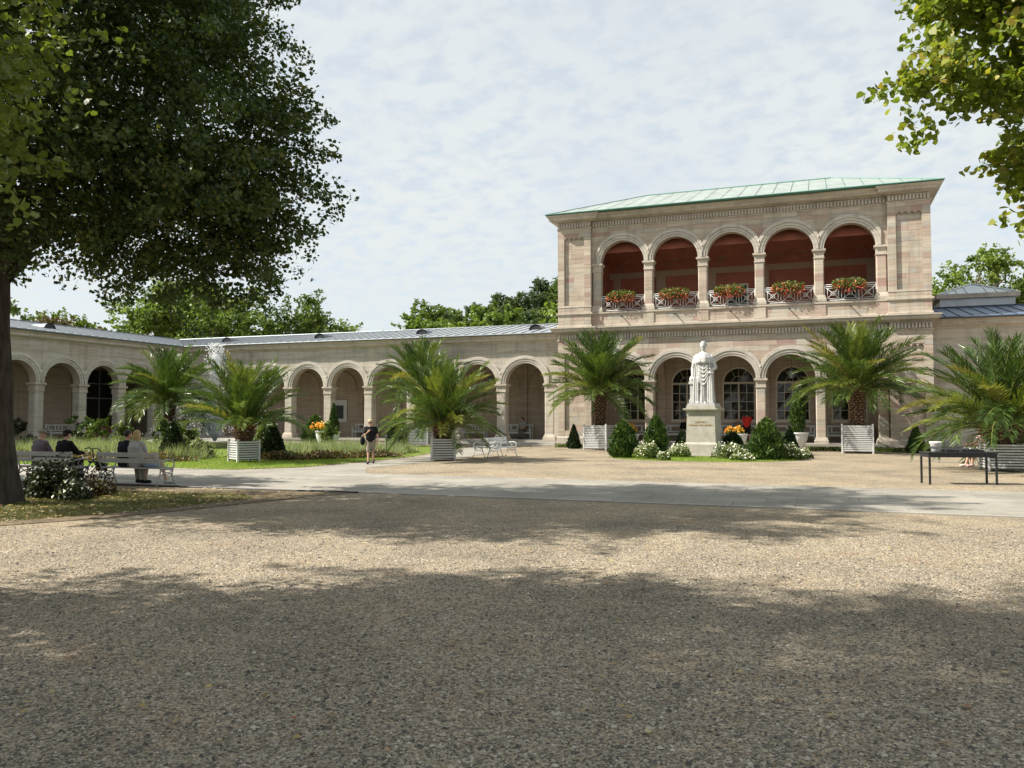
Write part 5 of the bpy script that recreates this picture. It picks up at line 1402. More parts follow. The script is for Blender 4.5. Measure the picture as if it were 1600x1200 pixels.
for i, (x, y, h, rx, lab, mt) in enumerate([(-23.2, -13.2, 1.7, 0.9, 'tall yellow green garden shrub behind the capped man', m_shrub), (-21.2, -13.4, 1.5, 0.6, 'yellow green shrub beside the taller one behind the bench', m_shrub), (-25.2, -12.5, 1.9, 0.9, 'round dark green shrub between the arcade columns', m_thuja),
                                   (-18.2, -13.8, 1.6, 0.5, 'upright yellow green shrub above the couple on the bench', m_shrub), (-27.8, -14.0, 1.6, 1.3, 'dark bush beside the linden trunk', m_darkshrub), (-20.5, -10.8, 1.7, 1.0, 'dark bush in front of the shaded arcade', m_darkshrub),
                                   (-19.4, -12.6, 1.5, 0.7, 'dark leafy bush left of the fountain', m_darkshrub), (-17.2, -13.3, 1.2, 0.45, 'leafy shrub next to the fountain spray', m_shrub), (-14.4, -17.4, 0.85, 0.6, 'low feathery shrub left of the clipped cone', m_lav), (-12.4, -17.7, 0.7, 0.5, 'low feathery shrub right of the clipped cone', m_lav),
                                   (-13.2, -12.8, 1.35, 0.5, 'bright leafy shrub right of the leftmost palm', m_shrub), (-12.2, -8.6, 1.45, 0.4, 'upright yellow green shrub in front of the arcade posters', m_shrub)]):
    rg = np.random.default_rng(350 + i); e = empty('garden_shrub', lab, 'shrub', (x, y, 0.012), 0)
    bl = [(rg.uniform(-0.5, 0.5) * rx, rg.uniform(-0.5, 0.5) * rx, h * z_, rx * rg.uniform(0.35, 0.6), rx * rg.uniform(0.35, 0.6), h * rg.uniform(0.14, 0.24)) for z_ in (0.18, 0.25, 0.4, 0.5, 0.62, 0.72, 0.82)]
    P, nr, lr, cc = crown_points(bl, 2600, rg, 0.22, 60, 0.5, 1.0); P[:, 2] = np.abs(P[:, 2]) + 0.03
    V, F = leaf_quads(P, nr, 0.115, rg); V[:, 2] = np.maximum(V[:, 2], 0.0)
    ob('foliage', np_mesh('foliage', V, F, mt, lr), e)
    stm = MB()
    for b_ in bl: stm.tube([(0, 0, 0), (b_[0] * 0.6, b_[1] * 0.6, b_[2] * 0.6), b_[:3]], [0.02, 0.014, 0.006], 5)
    stm.build('stems', m_bark, e)
urn('white urn of orange flowers in front of the arcade', (-14.2, -6.2, 0.012), 0.95, 0.42)
bloom('urn_flowers', 'orange flowers in the urn before the left arcade', (-14.2, -6.2, 0.90), 0.6, 0.5, 0.42, 220, 0.14, m_shrub, m_oflower, 260, 370)
# dark bush with pale blossoms at the linden's foot
bloom('foreground_bush', 'dark bush with a few pale blossoms beside the linden trunk', tuple(spot(-10.0, 17.6)), 0.72, 0.6, 0.85, 4200, 0.085, m_darkshrub, m_wflower, 5, 380, 'bush')
bloom('white_flower_patch', 'low patch of white flowers at the foot of the dark bush', tuple(spot(-9.3, 17.2)), 0.55, 0.4, 0.40, 1700, 0.07, m_darkshrub, m_wflower, 90, 381, 'bush')
bloom('russet_bush', 'small russet bush between the dark bush and the walker', tuple(spot(-9.1, 18.0)), 0.36, 0.36, 0.56, 900, 0.075, m_tree[3], m_wflower, 30, 382, 'bush')

# ================================================================== MONUMENT
def remesh(o, vox, smooth=4):
    m = o.modifiers.new('remesh', 'REMESH'); m.mode = 'VOXEL'; m.voxel_size = vox; m.use_smooth_shade = True
    if smooth:
        s_ = o.modifiers.new('smooth', 'SMOOTH'); s_.iterations = smooth; s_.factor = 0.5
    return o
SX, SY = 7.02, -8.0
mon = empty('king_statue', 'white marble statue of a robed king on an inscribed stone pedestal', 'statue', (SX, SY, 0), R(-6))
MB().box(-1.05, 1.05, -1.05, 1.05, 0, 0.06).build('ground_slab', m_kerb, mon)
p = MB().frus(0.76, 0.75, 0.06, 0.52); p.frus(0.75, 0.70, 0.521, 0.58); p.frus(0.70, 0.66, 0.581, 0.62)
p.build('pedestal_foot', m_ped, mon)
p = MB().frus(0.655, 0.615, 0.621, 1.78); p.build('pedestal_die', m_ped, mon)
p = MB().frus(0.625, 0.625, 1.781, 1.83); p.frus(0.62, 0.64, 1.831, 1.98); p.frus(0.66, 0.74, 1.981, 2.06); p.frus(0.76, 0.76, 2.061, 2.12); p.frus(0.64, 0.64, 2.121, 2.24)
ca = p.build('pedestal_cap', m_ped, mon)
for k in range(9):
    x = -0.52 + 0.13 * k
    lf = MB(); lf.prism([(x - 0.045, 1.97), (x - 0.05, 1.90), (x, 1.845), (x + 0.05, 1.90), (x + 0.045, 1.97)], -0.665, -0.62); lf.build('carved_leaf', m_ped, ca)
def text_mesh(s, size, loc, parent, mat):
    cu = bpy.data.curves.new('txt', 'FONT'); cu.body = s; cu.size = size; cu.extrude = 0.004; cu.align_x = 'CENTER'; cu.space_character = 1.08
    t = bpy.data.objects.new('txt', cu); COL.objects.link(t)
    dg = bpy.context.evaluated_depsgraph_get(); dg.update()
    me = bpy.data.meshes.new_from_object(t.evaluated_get(dg)); me.name = 'inscription'
    bpy.data.objects.remove(t); bpy.data.curves.remove(cu)
    me.materials.clear(); me.materials.append(mat)
    return ob('inscription', me, parent, loc, rot=(pi / 2, 0, 0))
for wd, sz, x, y, z in (('LUDWIG', 0.105, -0.04, -0.646, 1.50), ('I', 0.105, 0.25, -0.646, 1.50), ('KOENIG', 0.095, -0.36, -0.650, 1.36), ('VON', 0.095, 0.0, -0.650, 1.36), ('BAYERN', 0.095, 0.34, -0.650, 1.36)):
    text_mesh(wd, sz, (x, y, z), mon, m_gold)
# figure: 2.65 m, standing, robe over everything; faces -y (local)
Z = 2.24
fg = MB()
folds = lambda a, t: 1 + (0.11 * math.sin(a * 11 + 2.0 * math.sin(a * 2)) + 0.05 * math.sin(a * 23 + t * 5)) * (1 - 0.75 * t)
fg.lathe([(0.43, 0.0), (0.44, 0.12), (0.41, 0.5), (0.40, 0.9), (0.39, 1.25), (0.36, 1.5), (0.33, 1.68)], 96, (0.02, 0.06, Z + 0.08), folds)
robe = fg
fig = MB()
fig.add(fg.v, fg.f)
fig.ball((0.0, 0.04, Z + 1.78), 0.36, 0.26, 0.36, 24, 16)           # chest
fig.capsule((-0.30, 0.04, Z + 1.98), (0.30, 0.04, Z + 1.98), 0.14, 0.14, 16)
# ermine collar
fig.lathe([(0.42, 1.72), (0.44, 1.78), (0.40, 1.95), (0.30, 2.10), (0.15, 2.19)], 40, (0, 0.03, Z), lambda a, t: 1 + 0.05 * math.sin(a * 9) * (1 - t))
fig.capsule((0, 0.03, Z + 2.1), (0, 0.0, Z + 2.28), 0.09, 0.085, 14)   # neck
fig.ball((0.0, -0.02, Z + 2.44), 0.122, 0.145, 0.175, 24, 16)          # head
fig.ball((0.0, -0.155, Z + 2.42), 0.024, 0.035, 0.04, 10, 8)           # nose
fig.ball((0.0, -0.13, Z + 2.315), 0.05, 0.04, 0.035, 10, 8)            # chin
fig.ball((0.0, -0.135, Z + 2.475), 0.085, 0.022, 0.016, 10, 8)         # brow
for k in range(26):                                                    # curly hair
    a = random.uniform(0, 2 * pi); zz = random.uniform(0.02, 0.19)
    rr_ = 0.13 * math.sqrt(max(0.05, 1 - (zz / 0.2) ** 2))
    yy = 0.03 + rr_ * math.sin(a)
    if yy < -0.05 and zz < 0.12: continue
    fig.ball((rr_ * math.cos(a), yy, Z + 2.43 + zz), 0.046, 0.046, 0.04, 8, 6)
# right arm (image left) reaching down to the altar, left arm bent to the sword
fig.capsule((-0.36, 0.02, Z + 1.95), (-0.47, -0.02, Z + 1.52), 0.125, 0.10, 12); fig.capsule((-0.47, -0.02, Z + 1.52), (-0.44, -0.22, Z + 1.20), 0.10, 0.065, 12)
fig.capsule((0.36, 0.02, Z + 1.95), (0.50, 0.04, Z + 1.55), 0.13, 0.11, 12); fig.capsule((0.50, 0.04, Z + 1.55), (0.36, -0.26, Z + 1.38), 0.10, 0.06, 12)
for hx, hy, hz in ((-0.43, -0.26, 1.14), (0.34, -0.31, 1.36)):
    fig.ball((hx, hy, Z + hz), 0.055, 0.055, 0.05, 10, 8)
    for k in range(4): fig.capsule((hx - 0.045 + 0.03 * k, hy - 0.04, Z + hz), (hx - 0.045 + 0.03 * k, hy - 0.075, Z + hz - 0.07 + 0.01 * abs(k - 1.5)), 0.015, 0.012, 6)
    fig.capsule((hx + 0.05, hy, Z + hz), (hx + 0.075, hy - 0.06, Z + hz - 0.02), 0.016, 0.013, 6)
# swags of drapery across the front
for k, (zz, dd, r_) in enumerate([(1.62, 0.22, 0.030), (1.52, 0.32, 0.036), (1.42, 0.42, 0.040), (1.30, 0.48, 0.040), (1.16, 0.52, 0.034)]):
    pts = []
    for j in range(13):
        t = j / 12; x = -0.10 - 0.02 * k + (0.36 + 0.03 * k) * t
        pts.append((x, -0.34 - 0.03 * math.sin(pi * t), Z + zz - dd * math.sin(pi * t) * 0.62))
    fig.tube(pts, r_, 8)
for x, zt, zb, r_ in ((-0.34, 1.75, 0.15, 0.05), (-0.25, 1.72, 0.05, 0.04), (-0.17, 1.7, 0.1, 0.04), (0.27, 1.66, 0.1, 0.045), (0.37, 1.7, 0.05, 0.05), (0.45, 1.5, 0.05, 0.05)):
    fig.tube([(x * 0.85, -0.24, Z + zt), (x, -0.35, Z + (zt + zb) / 2), (x * 1.06, -0.36, Z + zb)], [r_ * 0.6, r_, r_ * 1.2], 8)
fig.capsule((-0.14, -0.42, Z + 0.10), (-0.16, -0.56, Z + 0.08), 0.07, 0.05, 10); fig.capsule((0.14, -0.36, Z + 0.10), (0.18, -0.46, Z + 0.08), 0.07, 0.05, 10)
fo = fig.build('figure', m_marble, mon, loc=(0, 0, -0.10 * Z)); fo.scale = (1, 1, 1.10); remesh(fo, 0.015, 1)
# altar with crown on the king's right, sword on his left
al = MB().box(-0.60, -0.22, -0.30, 0.22, Z + 0.0, Z + 0.25); al.box(-0.56, -0.26, -0.26, 0.18, Z + 0.25, Z + 0.88); al.box(-0.61, -0.21, -0.31, 0.23, Z + 0.88, Z + 0.98)
al.lathe([(0.15, 0.98), (0.17, 1.08), (0.13, 1.18), (0.05, 1.26)], 14, (-0.46, -0.1, Z))
al.build('altar', m_marble, mon, loc=(0, 0, -0.10 * Z)).scale = (1, 1, 1.10)
sw_ = MB().tube([(0.40, -0.36, Z + 1.36), (0.50, -0.30, Z + 0.15)], [0.022, 0.018], 8); sw_.tube([(0.28, -0.38, Z + 1.30), (0.53, -0.36, Z + 1.33)], 0.018, 6); sw_.ball((0.385, -0.37, Z + 1.48), 0.035)
sw_.build('sword', m_marble, mon, loc=(0, 0, -0.10 * Z)).scale = (1, 1, 1.10)
MB().box(-0.60, 0.60, -0.60, 0.50, Z + 0.001, Z + 0.10).build('statue_base', m_marble, mon)

# ================================================================== FURNITURE
def iron_bench(label, loc, rz, length=1.75, mat=m_white, group='white park benches'):
    """sitter faces local +y; cast scroll ends, two back boards, four seat boards"""
    e = empty('park_bench', label, 'bench', loc, rz, group)
    hl = length / 2
    bk = MB().box(-hl, hl, -0.013, 0.013, -0.055, 0.055).mesh('back_board', mat)
    for z_, y_ in ((0.62, -0.275), (0.77, -0.315)): ob('back_board', bk, e, (0, y_, z_), rot=(-R(12) * -1, 0, 0))
    st_ = MB().box(-hl, hl, -0.045, 0.045, -0.013, 0.013).mesh('seat_board', mat)
    for k in range(4): ob('seat_board', st_, e, (0, -0.17 + 0.115 * k, 0.425 + (0.012 if k in (0, 3) else 0)))
    f = MB(); r_ = 0.019
    f.tube([(0, -0.335, 0.84), (0, -0.30, 0.70), (0, -0.25, 0.52), (0, -0.21, 0.41), (0, -0.22, 0.30), (0, -0.29, 0.12), (0, -0.34, 0.0)], r_, 7)   # back leg
    f.tube([(0, 0.21, 0.40), (0, 0.17, 0.30), (0, 0.21, 0.14), (0, 0.29, 0.0)], r_, 7)                                                         # front leg
    f.tube([(0, -0.21, 0.41), (0, 0.21, 0.40)], r_, 7)
    f.tube([(0, -0.235, 0.24), (0, -0.10, 0.31), (0, 0.0, 0.33), (0, 0.10, 0.31), (0, 0.185, 0.24)], r_ * 0.8, 7)
    f.tube([(0, -0.19, 0.39), (0, -0.06, 0.29), (0, 0.0, 0.27), (0, 0.06, 0.29), (0, 0.17, 0.39)], r_ * 0.7, 6)
    me = f.mesh('end_frame', mat, True)
    a_ = MB(); a_.tube([(0, -0.265, 0.60), (0, -0.12, 0.635), (0, 0.08, 0.65), (0, 0.20, 0.62), (0, 0.245, 0.54), (0, 0.22, 0.45), (0, 0.14, 0.43)], r_, 7)
    a_.tube([(0, -0.05, 0.63), (0, -0.12, 0.54), (0, -0.06, 0.46), (0, 0.02, 0.50), (0, -0.01, 0.55)], r_ * 0.6, 6)
    am = a_.mesh('armrest', mat, True)
    for sx_ in (-1, 1):
        fr = ob('end_frame', me, e, (sx_ * (hl - 0.03), 0, 0)); ob('armrest', am, fr)
    return e
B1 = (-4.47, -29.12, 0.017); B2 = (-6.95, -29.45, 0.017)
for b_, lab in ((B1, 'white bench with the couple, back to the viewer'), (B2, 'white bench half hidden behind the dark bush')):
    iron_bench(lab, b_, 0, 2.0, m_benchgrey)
DB = np.array([-1.35, -12.3])
for sgn, lab in ((1, 'left one of two white benches standing back to back on the gravel'), (-1, 'right one of two white benches standing back to back on the gravel')):
    a = YAW + R(90) * sgn - R(32)
    off = np.array([-math.sin(a), math.cos(a)]) * 0.40
    iron_bench(lab, (DB[0] + off[0], DB[1] + off[1], 0), a, 1.5)
def wood_bench(label, loc, rz, L=1.9):
    e = empty('arcade_bench', label, 'bench', loc, rz, 'white wooden benches in the arcades')
    hl = L / 2
    b = MB()
    for sx_ in (-1, 1): b.box(sx_ * hl - 0.04, sx_ * hl + 0.04, -0.28, -0.20, 0, 0.92); b.box(sx_ * hl - 0.04, sx_ * hl + 0.04, 0.18, 0.26, 0, 0.62); b.box(sx_ * hl - 0.045, sx_ * hl + 0.045, -0.20, 0.27, 0.62, 0.67)
    b.box(-hl + 0.04, hl - 0.04, -0.26, -0.22, 0.84, 0.92); b.box(-hl + 0.04, hl - 0.04, -0.26, -0.22, 0.50, 0.57); b.box(-hl + 0.04, hl - 0.04, 0.19, 0.24, 0.32, 0.40); b.box(-hl + 0.04, hl - 0.04, -0.26, -0.22, 0.32, 0.40)
    b.build('frame', m_white, e)
    MB().box(-hl + 0.041, hl - 0.041, -0.215, 0.25, 0.405, 0.44).build('seat', m_white, e)
    n_ = 7; sl_ = MB().box(-0.05, 0.05, -0.25, -0.23, 0.571, 0.839).mesh('back_slat', m_white)
    for k in range(n_):
        if k in (1, 5): continue
        ob('back_slat', sl_, e, (-hl + 0.2 + (L - 0.4) * k / (n_ - 1), 0, 0))
    return e
for i, c in enumerate(cen): wood_bench('white wooden bench in the %s ground floor arch of the pavilion' % ['leftmost', 'second', 'middle', 'fourth', 'rightmost'][i], (c, 3.45, 0.33), pi, 2.3)
for x, lab in ((-6.4, 'first left of the pavilion'), (-9.6, 'second left of the pavilion'), (-17.9, 'behind the slim cypress'), (-21.6, 'beside the dark poster')):
    wood_bench('white wooden bench in the long arcade, ' + lab, (x, YW + 3.6, 0.33), pi, 1.7)
wood_bench('white wooden bench in the shaded left wing', (-34.0, -6.2, 0.33), -pi / 2, 1.9)
# dark table with a pot and trays
TX = (15.22, -21.3)
tb_ = empty('dark_table', 'dark metal table standing on the gravel at the right', 'table', (TX[0], TX[1], 0), R(15.5))
MB().box(-0.86, 0.86, -0.30, 0.30, 0.80, 0.835).build('tabletop', m_darkmetal, tb_)
ap = MB(); ap.box(-0.83, 0.83, -0.285, -0.265, 0.70, 0.799); ap.box(-0.83, 0.83, 0.265, 0.285, 0.70, 0.799); ap.box(-0.845, -0.83, -0.265, 0.265, 0.70, 0.799); ap.box(0.83, 0.845, -0.265, 0.265, 0.70, 0.799)
ap.build('apron', m_darkmetal, tb_)
lgm = MB().box(-0.022, 0.022, -0.022, 0.022, 0, 0.70).mesh('leg', m_darkmetal)
for sx_ in (-1, 1):
    for sy_ in (-1, 1): ob('leg', lgm, tb_, (sx_ * 0.82, sy_ * 0.262, 0))
def on_table(lx, ly, z_=0.836):
    c, s_ = math.cos(R(15.5)), math.sin(R(15.5)); return (TX[0] + lx * c - ly * s_, TX[1] + lx * s_ + ly * c, z_)
tag(MB().lathe([(0.095, 0), (0.105, 0.01), (0.14, 0.20), (0.155, 0.22), (0.155, 0.26), (0.135, 0.26), (0.125, 0.08)], 20).build('white_pot', m_white, None, True, on_table(-0.52, 0.08)), 'white flower pot standing on the dark table', 'pot')
for k, (lx, wd, lab) in enumerate(((-0.20, 0.30, 'black tray on the dark table next to the white pot'), (0.30, 0.55, 'long black tray with small things on the right of the dark table'))):
    tr_ = empty('black_tray', lab, 'tray', on_table(lx, 0.0), R(15.5))
    t_ = MB().box(-wd / 2, wd / 2, -0.18, 0.18, 0, 0.012); t_.box(-wd / 2, wd / 2, -0.18, -0.168, 0.0121, 0.05); t_.box(-wd / 2, wd / 2, 0.168, 0.18, 0.0121, 0.05); t_.box(-wd / 2, -wd / 2 + 0.012, -0.167, 0.167, 0.0121, 0.05); t_.box(wd / 2 - 0.012, wd / 2, -0.167, 0.167, 0.0121, 0.05)
    t_.build('tray_body', m_darkmetal, tr_)
for k in range(7):
    l_ = on_table(0.10 + 0.065 * k, 0.05 * math.sin(k * 2.1), 0.849)
    tag(MB().lathe([(0.022, 0), (0.026, 0.01), (0.03, 0.05 + 0.01 * (k % 3)), (0.02, 0.06 + 0.01 * (k % 3))], 10).build('small_cup', m_rubber, None, True, l_), 'small black cup standing in the long tray on the table', 'cup', 'small black cups in the tray')
# low post at the path
tag(MB().lathe([(0.03, 0), (0.03, 0.02), (0.022, 0.03), (0.022, 0.86), (0.035, 0.87), (0.035, 0.92), (0.01, 0.94)], 12).build('path_post', m_zincseam, None, True, (-5.6, -14.3, 0.012)), 'thin grey post on the lawn edge right of the walking man', 'post')
# flower boxes on the balcony
for i, c in enumerate(cen):
    fb_ = empty('flower_box', 'flower box hanging in the %s upper arch of the pavilion' % ['leftmost', 'second', 'middle', 'fourth', 'rightmost'][i], 'flower box', (c - 0.05, -0.08, 8.42), 0, 'flower boxes on the balcony railings')
    MB().box(-0.55, 0.55, -0.13, 0.15, -0.12, 0.12).build('box', m_darkmetal, fb_)
    rg = np.random.default_rng(400 + i); nL = 1000
    def boxpts(m, front):
        u_ = rg.uniform(-1, 1, m); wv = 0.30 * np.sqrt(np.maximum(0, 1 - 0.7 * u_ ** 2)); 
        a_ = rg.uniform(-0.8, 0.8 * pi + 0.4, m) if not front else rg.uniform(-1.2, 1.9, m)
        rr_ = wv * np.sqrt(rg.random(m)) * 1.15
        return np.c_[u_ * 0.82, -0.05 - np.cos(a_) * rr_ * 0.9, 0.10 + np.sin(a_) * rr_ * 1.15 + rg.normal(0, 0.03, m)]
    P = boxpts(nL, False); V, F = leaf_quads(P, rg.normal(size=(nL, 3)) + np.array([0, -0.4, 0.6]), 0.095, rg)
    ob('foliage', np_mesh('foliage', V, F, m_shrub, rg.random(nL)), fb_)
    nF = 240; P = boxpts(nF, True); P[:, 1] -= 0.05; P[:, 2] -= 0.06 + 0.05 * rg.random(nF); V, F = leaf_quads(P, rg.normal(size=(nF, 3)) * 0.7 + np.array([0, -0.9, 0.3]), 0.065, rg, True)
    tag(ob('flower_heads', np_mesh('flower_heads', V, F, [m_rflower, m_oflower][0], rg.random(nF)), fb_), kind='stuff')

# ================================================================== FOUNTAIN
FX, FY = -20.85, -7.2
fn_ = empty('fountain', 'round fountain basin with a spray fan and one tall jet', 'fountain', (FX, FY, 0))
MB().lathe([(3.5, 0), (3.5, 0.30), (3.6, 0.32), (3.6, 0.42), (3.2, 0.42), (3.15, 0.2)], 48).build('basin_rim', m_kerb, fn_, True)
MB().lathe([(3.18, 0.28), (0.01, 0.285)], 48).build('water_surface', m_pool, fn_)
rg = np.random.default_rng(500)
jets = MB(); drops = []
for k in range(70):
    a = 2 * pi * k / 70 + rg.uniform(-0.05, 0.05); vr = rg.choice([0.75, 1.25, 1.75]) * rg.uniform(0.9, 1.1); vz = rg.uniform(5.4, 6.8)
    pts = []; T = 2 * vz / 9.8 * 0.95
    for j in range(14):
        t = T * j / 13; pts.append((vr * t * math.cos(a) * 1.6, vr * t * math.sin(a) * 1.6, 0.3 + vz * t - 4.9 * t * t))
    up = pts[:8]
    jets.tube(up, [0.042 - 0.0042 * j for j in range(8)], 5)
    for _ in range(48):
        t = T * rg.uniform(0.3, 1.0); s_ = 0.09 * t / T
        drops.append((vr * t * math.cos(a) * 1.6 + rg.normal() * s_ * 1.3, vr * t * math.sin(a) * 1.6 + rg.normal() * s_ * 1.3, 0.3 + vz * t - 4.9 * t * t + rg.normal() * s_))
jets.build('spray_fan', m_water, fn_, True)['kind'] = 'stuff'
tall = MB(); zz = np.linspace(0.3, 5.6, 22)
tall.tube([(rg.normal() * 0.02, rg.normal() * 0.02, z_) for z_ in zz], [0.05 + 0.012 * j + rg.uniform(-0.02, 0.05) * (j > 4) for j in range(20)] + [0.16, 0.06], 9)
tall.build('tall_jet', m_water, fn_, True)
for _ in range(1500):
    z_ = 0.4 + 5.6 * rg.random() ** 0.6; s_ = 0.09 + 0.22 * (1 - abs(z_ - 4.2) / 4.2)
    drops.append((rg.normal() * s_, rg.normal() * s_, z_))
D_ = np.array([d_ for d_ in drops if d_[2] > 0.3]); m_ = len(D_)
tv = np.array([(1, 0, -0.7), (-1, 0, -0.7), (0, 1, 0.7), (0, -1, 0.7)]) * 0.034
V = (D_[:, None] + tv[None] * rg.uniform(0.5, 1.4, (m_, 1, 1))).reshape(-1, 3)
F = (np.arange(m_)[:, None, None] * 4 + np.array([(0, 1, 2), (0, 3, 1), (0, 2, 3), (1, 3, 2)])[None]).reshape(-1, 3)
tag(ob('water_drops', np_mesh('water_drops', V, F, m_water), fn_), kind='stuff')

# ================================================================== PEOPLE
def mirror(p): return (-p[0], p[1], p[2])
def hand(mb, wrist, d, side=1, curl=0.35):
    """palm and five fingers, d = direction of the forearm"""
    w_ = Vector(wrist); d = Vector(d).normalized(); lat = d.cross(Vector((0, 1, 0.2)))
    lat = lat.normalized() if lat.length > 0.1 else Vector((1, 0, 0)); nrm = lat.cross(d).normalized()
    mb.capsule(w_, w_ + d * 0.07, 0.026, 0.034, 8)
    for k, L in enumerate((0.062, 0.075, 0.080, 0.072)):
        o_ = lat * (-0.030 + 0.020 * k) * side; a = w_ + d * 0.085 + o_; b = a + (d + nrm * curl * 0.5).normalized() * L * 0.55; c = b + (d + nrm * curl * 1.6).normalized() * L * 0.5
        mb.capsule(a, b, 0.0095, 0.009, 6); mb.capsule(b, c, 0.009, 0.0075, 6)
    a = w_ + d * 0.03 + lat * 0.034 * side * -1; b = a + (d * 0.6 - lat * side * 0.8 + nrm * 0.3).normalized() * 0.04
    mb.capsule(a, b, 0.012, 0.010, 6); mb.capsule(b, b + d * 0.03, 0.010, 0.008, 6)
def person(label, loc, rz, J, top, bottom, shoes, hair, hair_long=False, hat=None, sleeve='short', legs='long', s=1.0, group=None, skirt=False, extra=None):
    """J: joints in person space (x right, y forward, z up)"""
    e = empty('person', label, 'person', loc, rz, group); e.scale = (s, s, s)
    b = MB(); c_ = lambda p, q, r0, r1, n=12: b.capsule(p, q, r0, r1, n)
    pel, ch, nk, hd = [np.array(J[k], float) for k in ('pelvis', 'chest', 'neck', 'head')]
    c_(pel, ch, 0.125, 0.14); c_(ch, nk, 0.13, 0.06); c_(nk, hd + (nk - hd) * 0.3, 0.055, 0.055)
    fwv = Vector(J.get('face', (0, 1, 0))).normalized(); sd_ = fwv.cross(Vector((0, 0, 1))).normalized()
    b.ball(tuple(hd), 0.078, 0.092, 0.115, 18, 14)
    fa = Vector(hd) + fwv * 0.088
    b.ball(tuple(fa + Vector((0, 0, -0.015))), 0.014, 0.018, 0.022, 8, 6)
    b.ball(tuple(Vector(hd) + fwv * 0.066 + Vector((0, 0, -0.085))), 0.034, 0.03, 0.028, 8, 6)
    for q_ in (-1, 1): b.ball(tuple(Vector(hd) + sd_ * 0.080 * q_), 0.014, 0.022, 0.032, 8, 6)
    for k in 'LR':
        sh, el, wr = J['sh' + k], J['el' + k], J['wr' + k]; hp, kn, an, to = J['hip' + k], J['kn' + k], J['an' + k], J['toe' + k]
        c_(tuple(nk * 0.4 + np.array(sh) * 0.6), sh, 0.055, 0.058); c_(sh, el, 0.052, 0.040); c_(el, wr, 0.040, 0.027)
        hand(b, wr, np.array(wr) - np.array(el), 1 if k == 'R' else -1)
        c_(hp, kn, 0.085, 0.055); c_(kn, an, 0.056, 0.036); c_(an, to, 0.036, 0.030)
    bo = b.build('body', m_skin, e); remesh(bo, 0.012, 3)
    t = MB(); g_ = 0.020
    t.capsule(tuple(pel + np.array([0, 0, 0.02])), tuple(ch), 0.135 + g_, 0.15 + g_, 14); t.capsule(tuple(ch), tuple(ch + (nk - ch) * 0.72), 0.14 + g_, 0.075 + g_, 14)
    t.capsule(J['shL'], J['shR'], 0.066 + g_, 0.066 + g_, 12)
    for q_ in (-0.055, 0.055): t.capsule(tuple(pel + np.array([q_, 0, 0])), tuple(ch + np.array([q_, 0, 0])), 0.125 + g_, 0.14 + g_, 12)
    for k in 'LR':
        sh, el, wr = [np.array(J[a + k]) for a in ('sh', 'el', 'wr')]
        t.capsule(tuple(sh), tuple(sh + (el - sh) * (1 if sleeve == 'long' else 0.55)), 0.060 + g_, 0.050 + g_, 12)
        if sleeve == 'long': t.capsule(tuple(el), tuple(el + (wr - el) * 0.93), 0.048 + g_, 0.032 + g_, 12)
    remesh(t.build('top', top, e), 0.016, 3)
    p_ = MB()
    for k in 'LR':
        hp, kn, an = [np.array(J[a + k]) for a in ('hip', 'kn', 'an')]
        f = {'long': 1.0, 'shorts': 0.92, 'skirt': 1.0}[legs]
        p_.capsule(tuple(hp), tuple(hp + (kn - hp) * f), 0.098 + g_, 0.066 + g_ * 1.2, 12)
        if legs == 'long': p_.capsule(tuple(kn), tuple(kn + (an - kn) * 0.92), 0.062 + g_, 0.048 + g_, 12)
    p_.capsule(J['hipL'], J['hipR'], 0.115 + g_, 0.115 + g_, 12)
    remesh(p_.build('shorts' if legs == 'shorts' else ('skirt' if legs == 'skirt' else 'trousers'), bottom, e), 0.016, 3)
    for k in 'LR':
        an, to = np.array(J['an' + k]), np.array(J['toe' + k]); m_s = MB()
        m_s.capsule(tuple(an + (an - to) * 0.25 - np.array([0, 0, 0.02])), tuple(to + (to - an) * 0.12), 0.050, 0.044, 12)
        so_ = m_s.build('shoe', shoes, e, True)
    h = MB()
    bk_ = -fwv
    h.ball(tuple(Vector(hd) + bk_ * 0.018 + Vector((0, 0, 0.022))), 0.088, 0.098, 0.108, 16, 10)
    if hair_long:
        h.ball(tuple(Vector(hd) + bk_ * 0.045 + Vector((0, 0, -0.06))), 0.098, 0.070, 0.135, 16, 10); h.ball(tuple(Vector(hd) + bk_ * 0.05 + Vector((0, 0, -0.15))), 0.095, 0.055, 0.085, 14, 8)
    ho = h.build('hair', hair, e, True)
    if hair_long: remesh(ho, 0.012, 3)
    if hat:
        hb = MB(); kind, hm = hat; c0 = Vector(hd) + Vector((0, 0, 0.045))
        if kind == 'brim': hb.lathe([(0.16, 0.0), (0.165, 0.008), (0.105, 0.014), (0.10, 0.03), (0.092, 0.085), (0.07, 0.105), (0.01, 0.10)], 24, tuple(c0))
        else:
            hb.ball(tuple(c0 + Vector((0, 0, 0.01))), 0.102, 0.112, 0.075, 18, 10); hb.ball(tuple(c0 + fwv * 0.10 + Vector((0, 0, -0.015))), 0.07, 0.055, 0.012, 14, 8)
        ha = hb.build('hat', hm, e, True)
        if kind == 'brim': MB().lathe([(0.1035, 0.016), (0.101, 0.04)], 24, tuple(c0)).build('hat_band', m_black, ha, True)
    return e
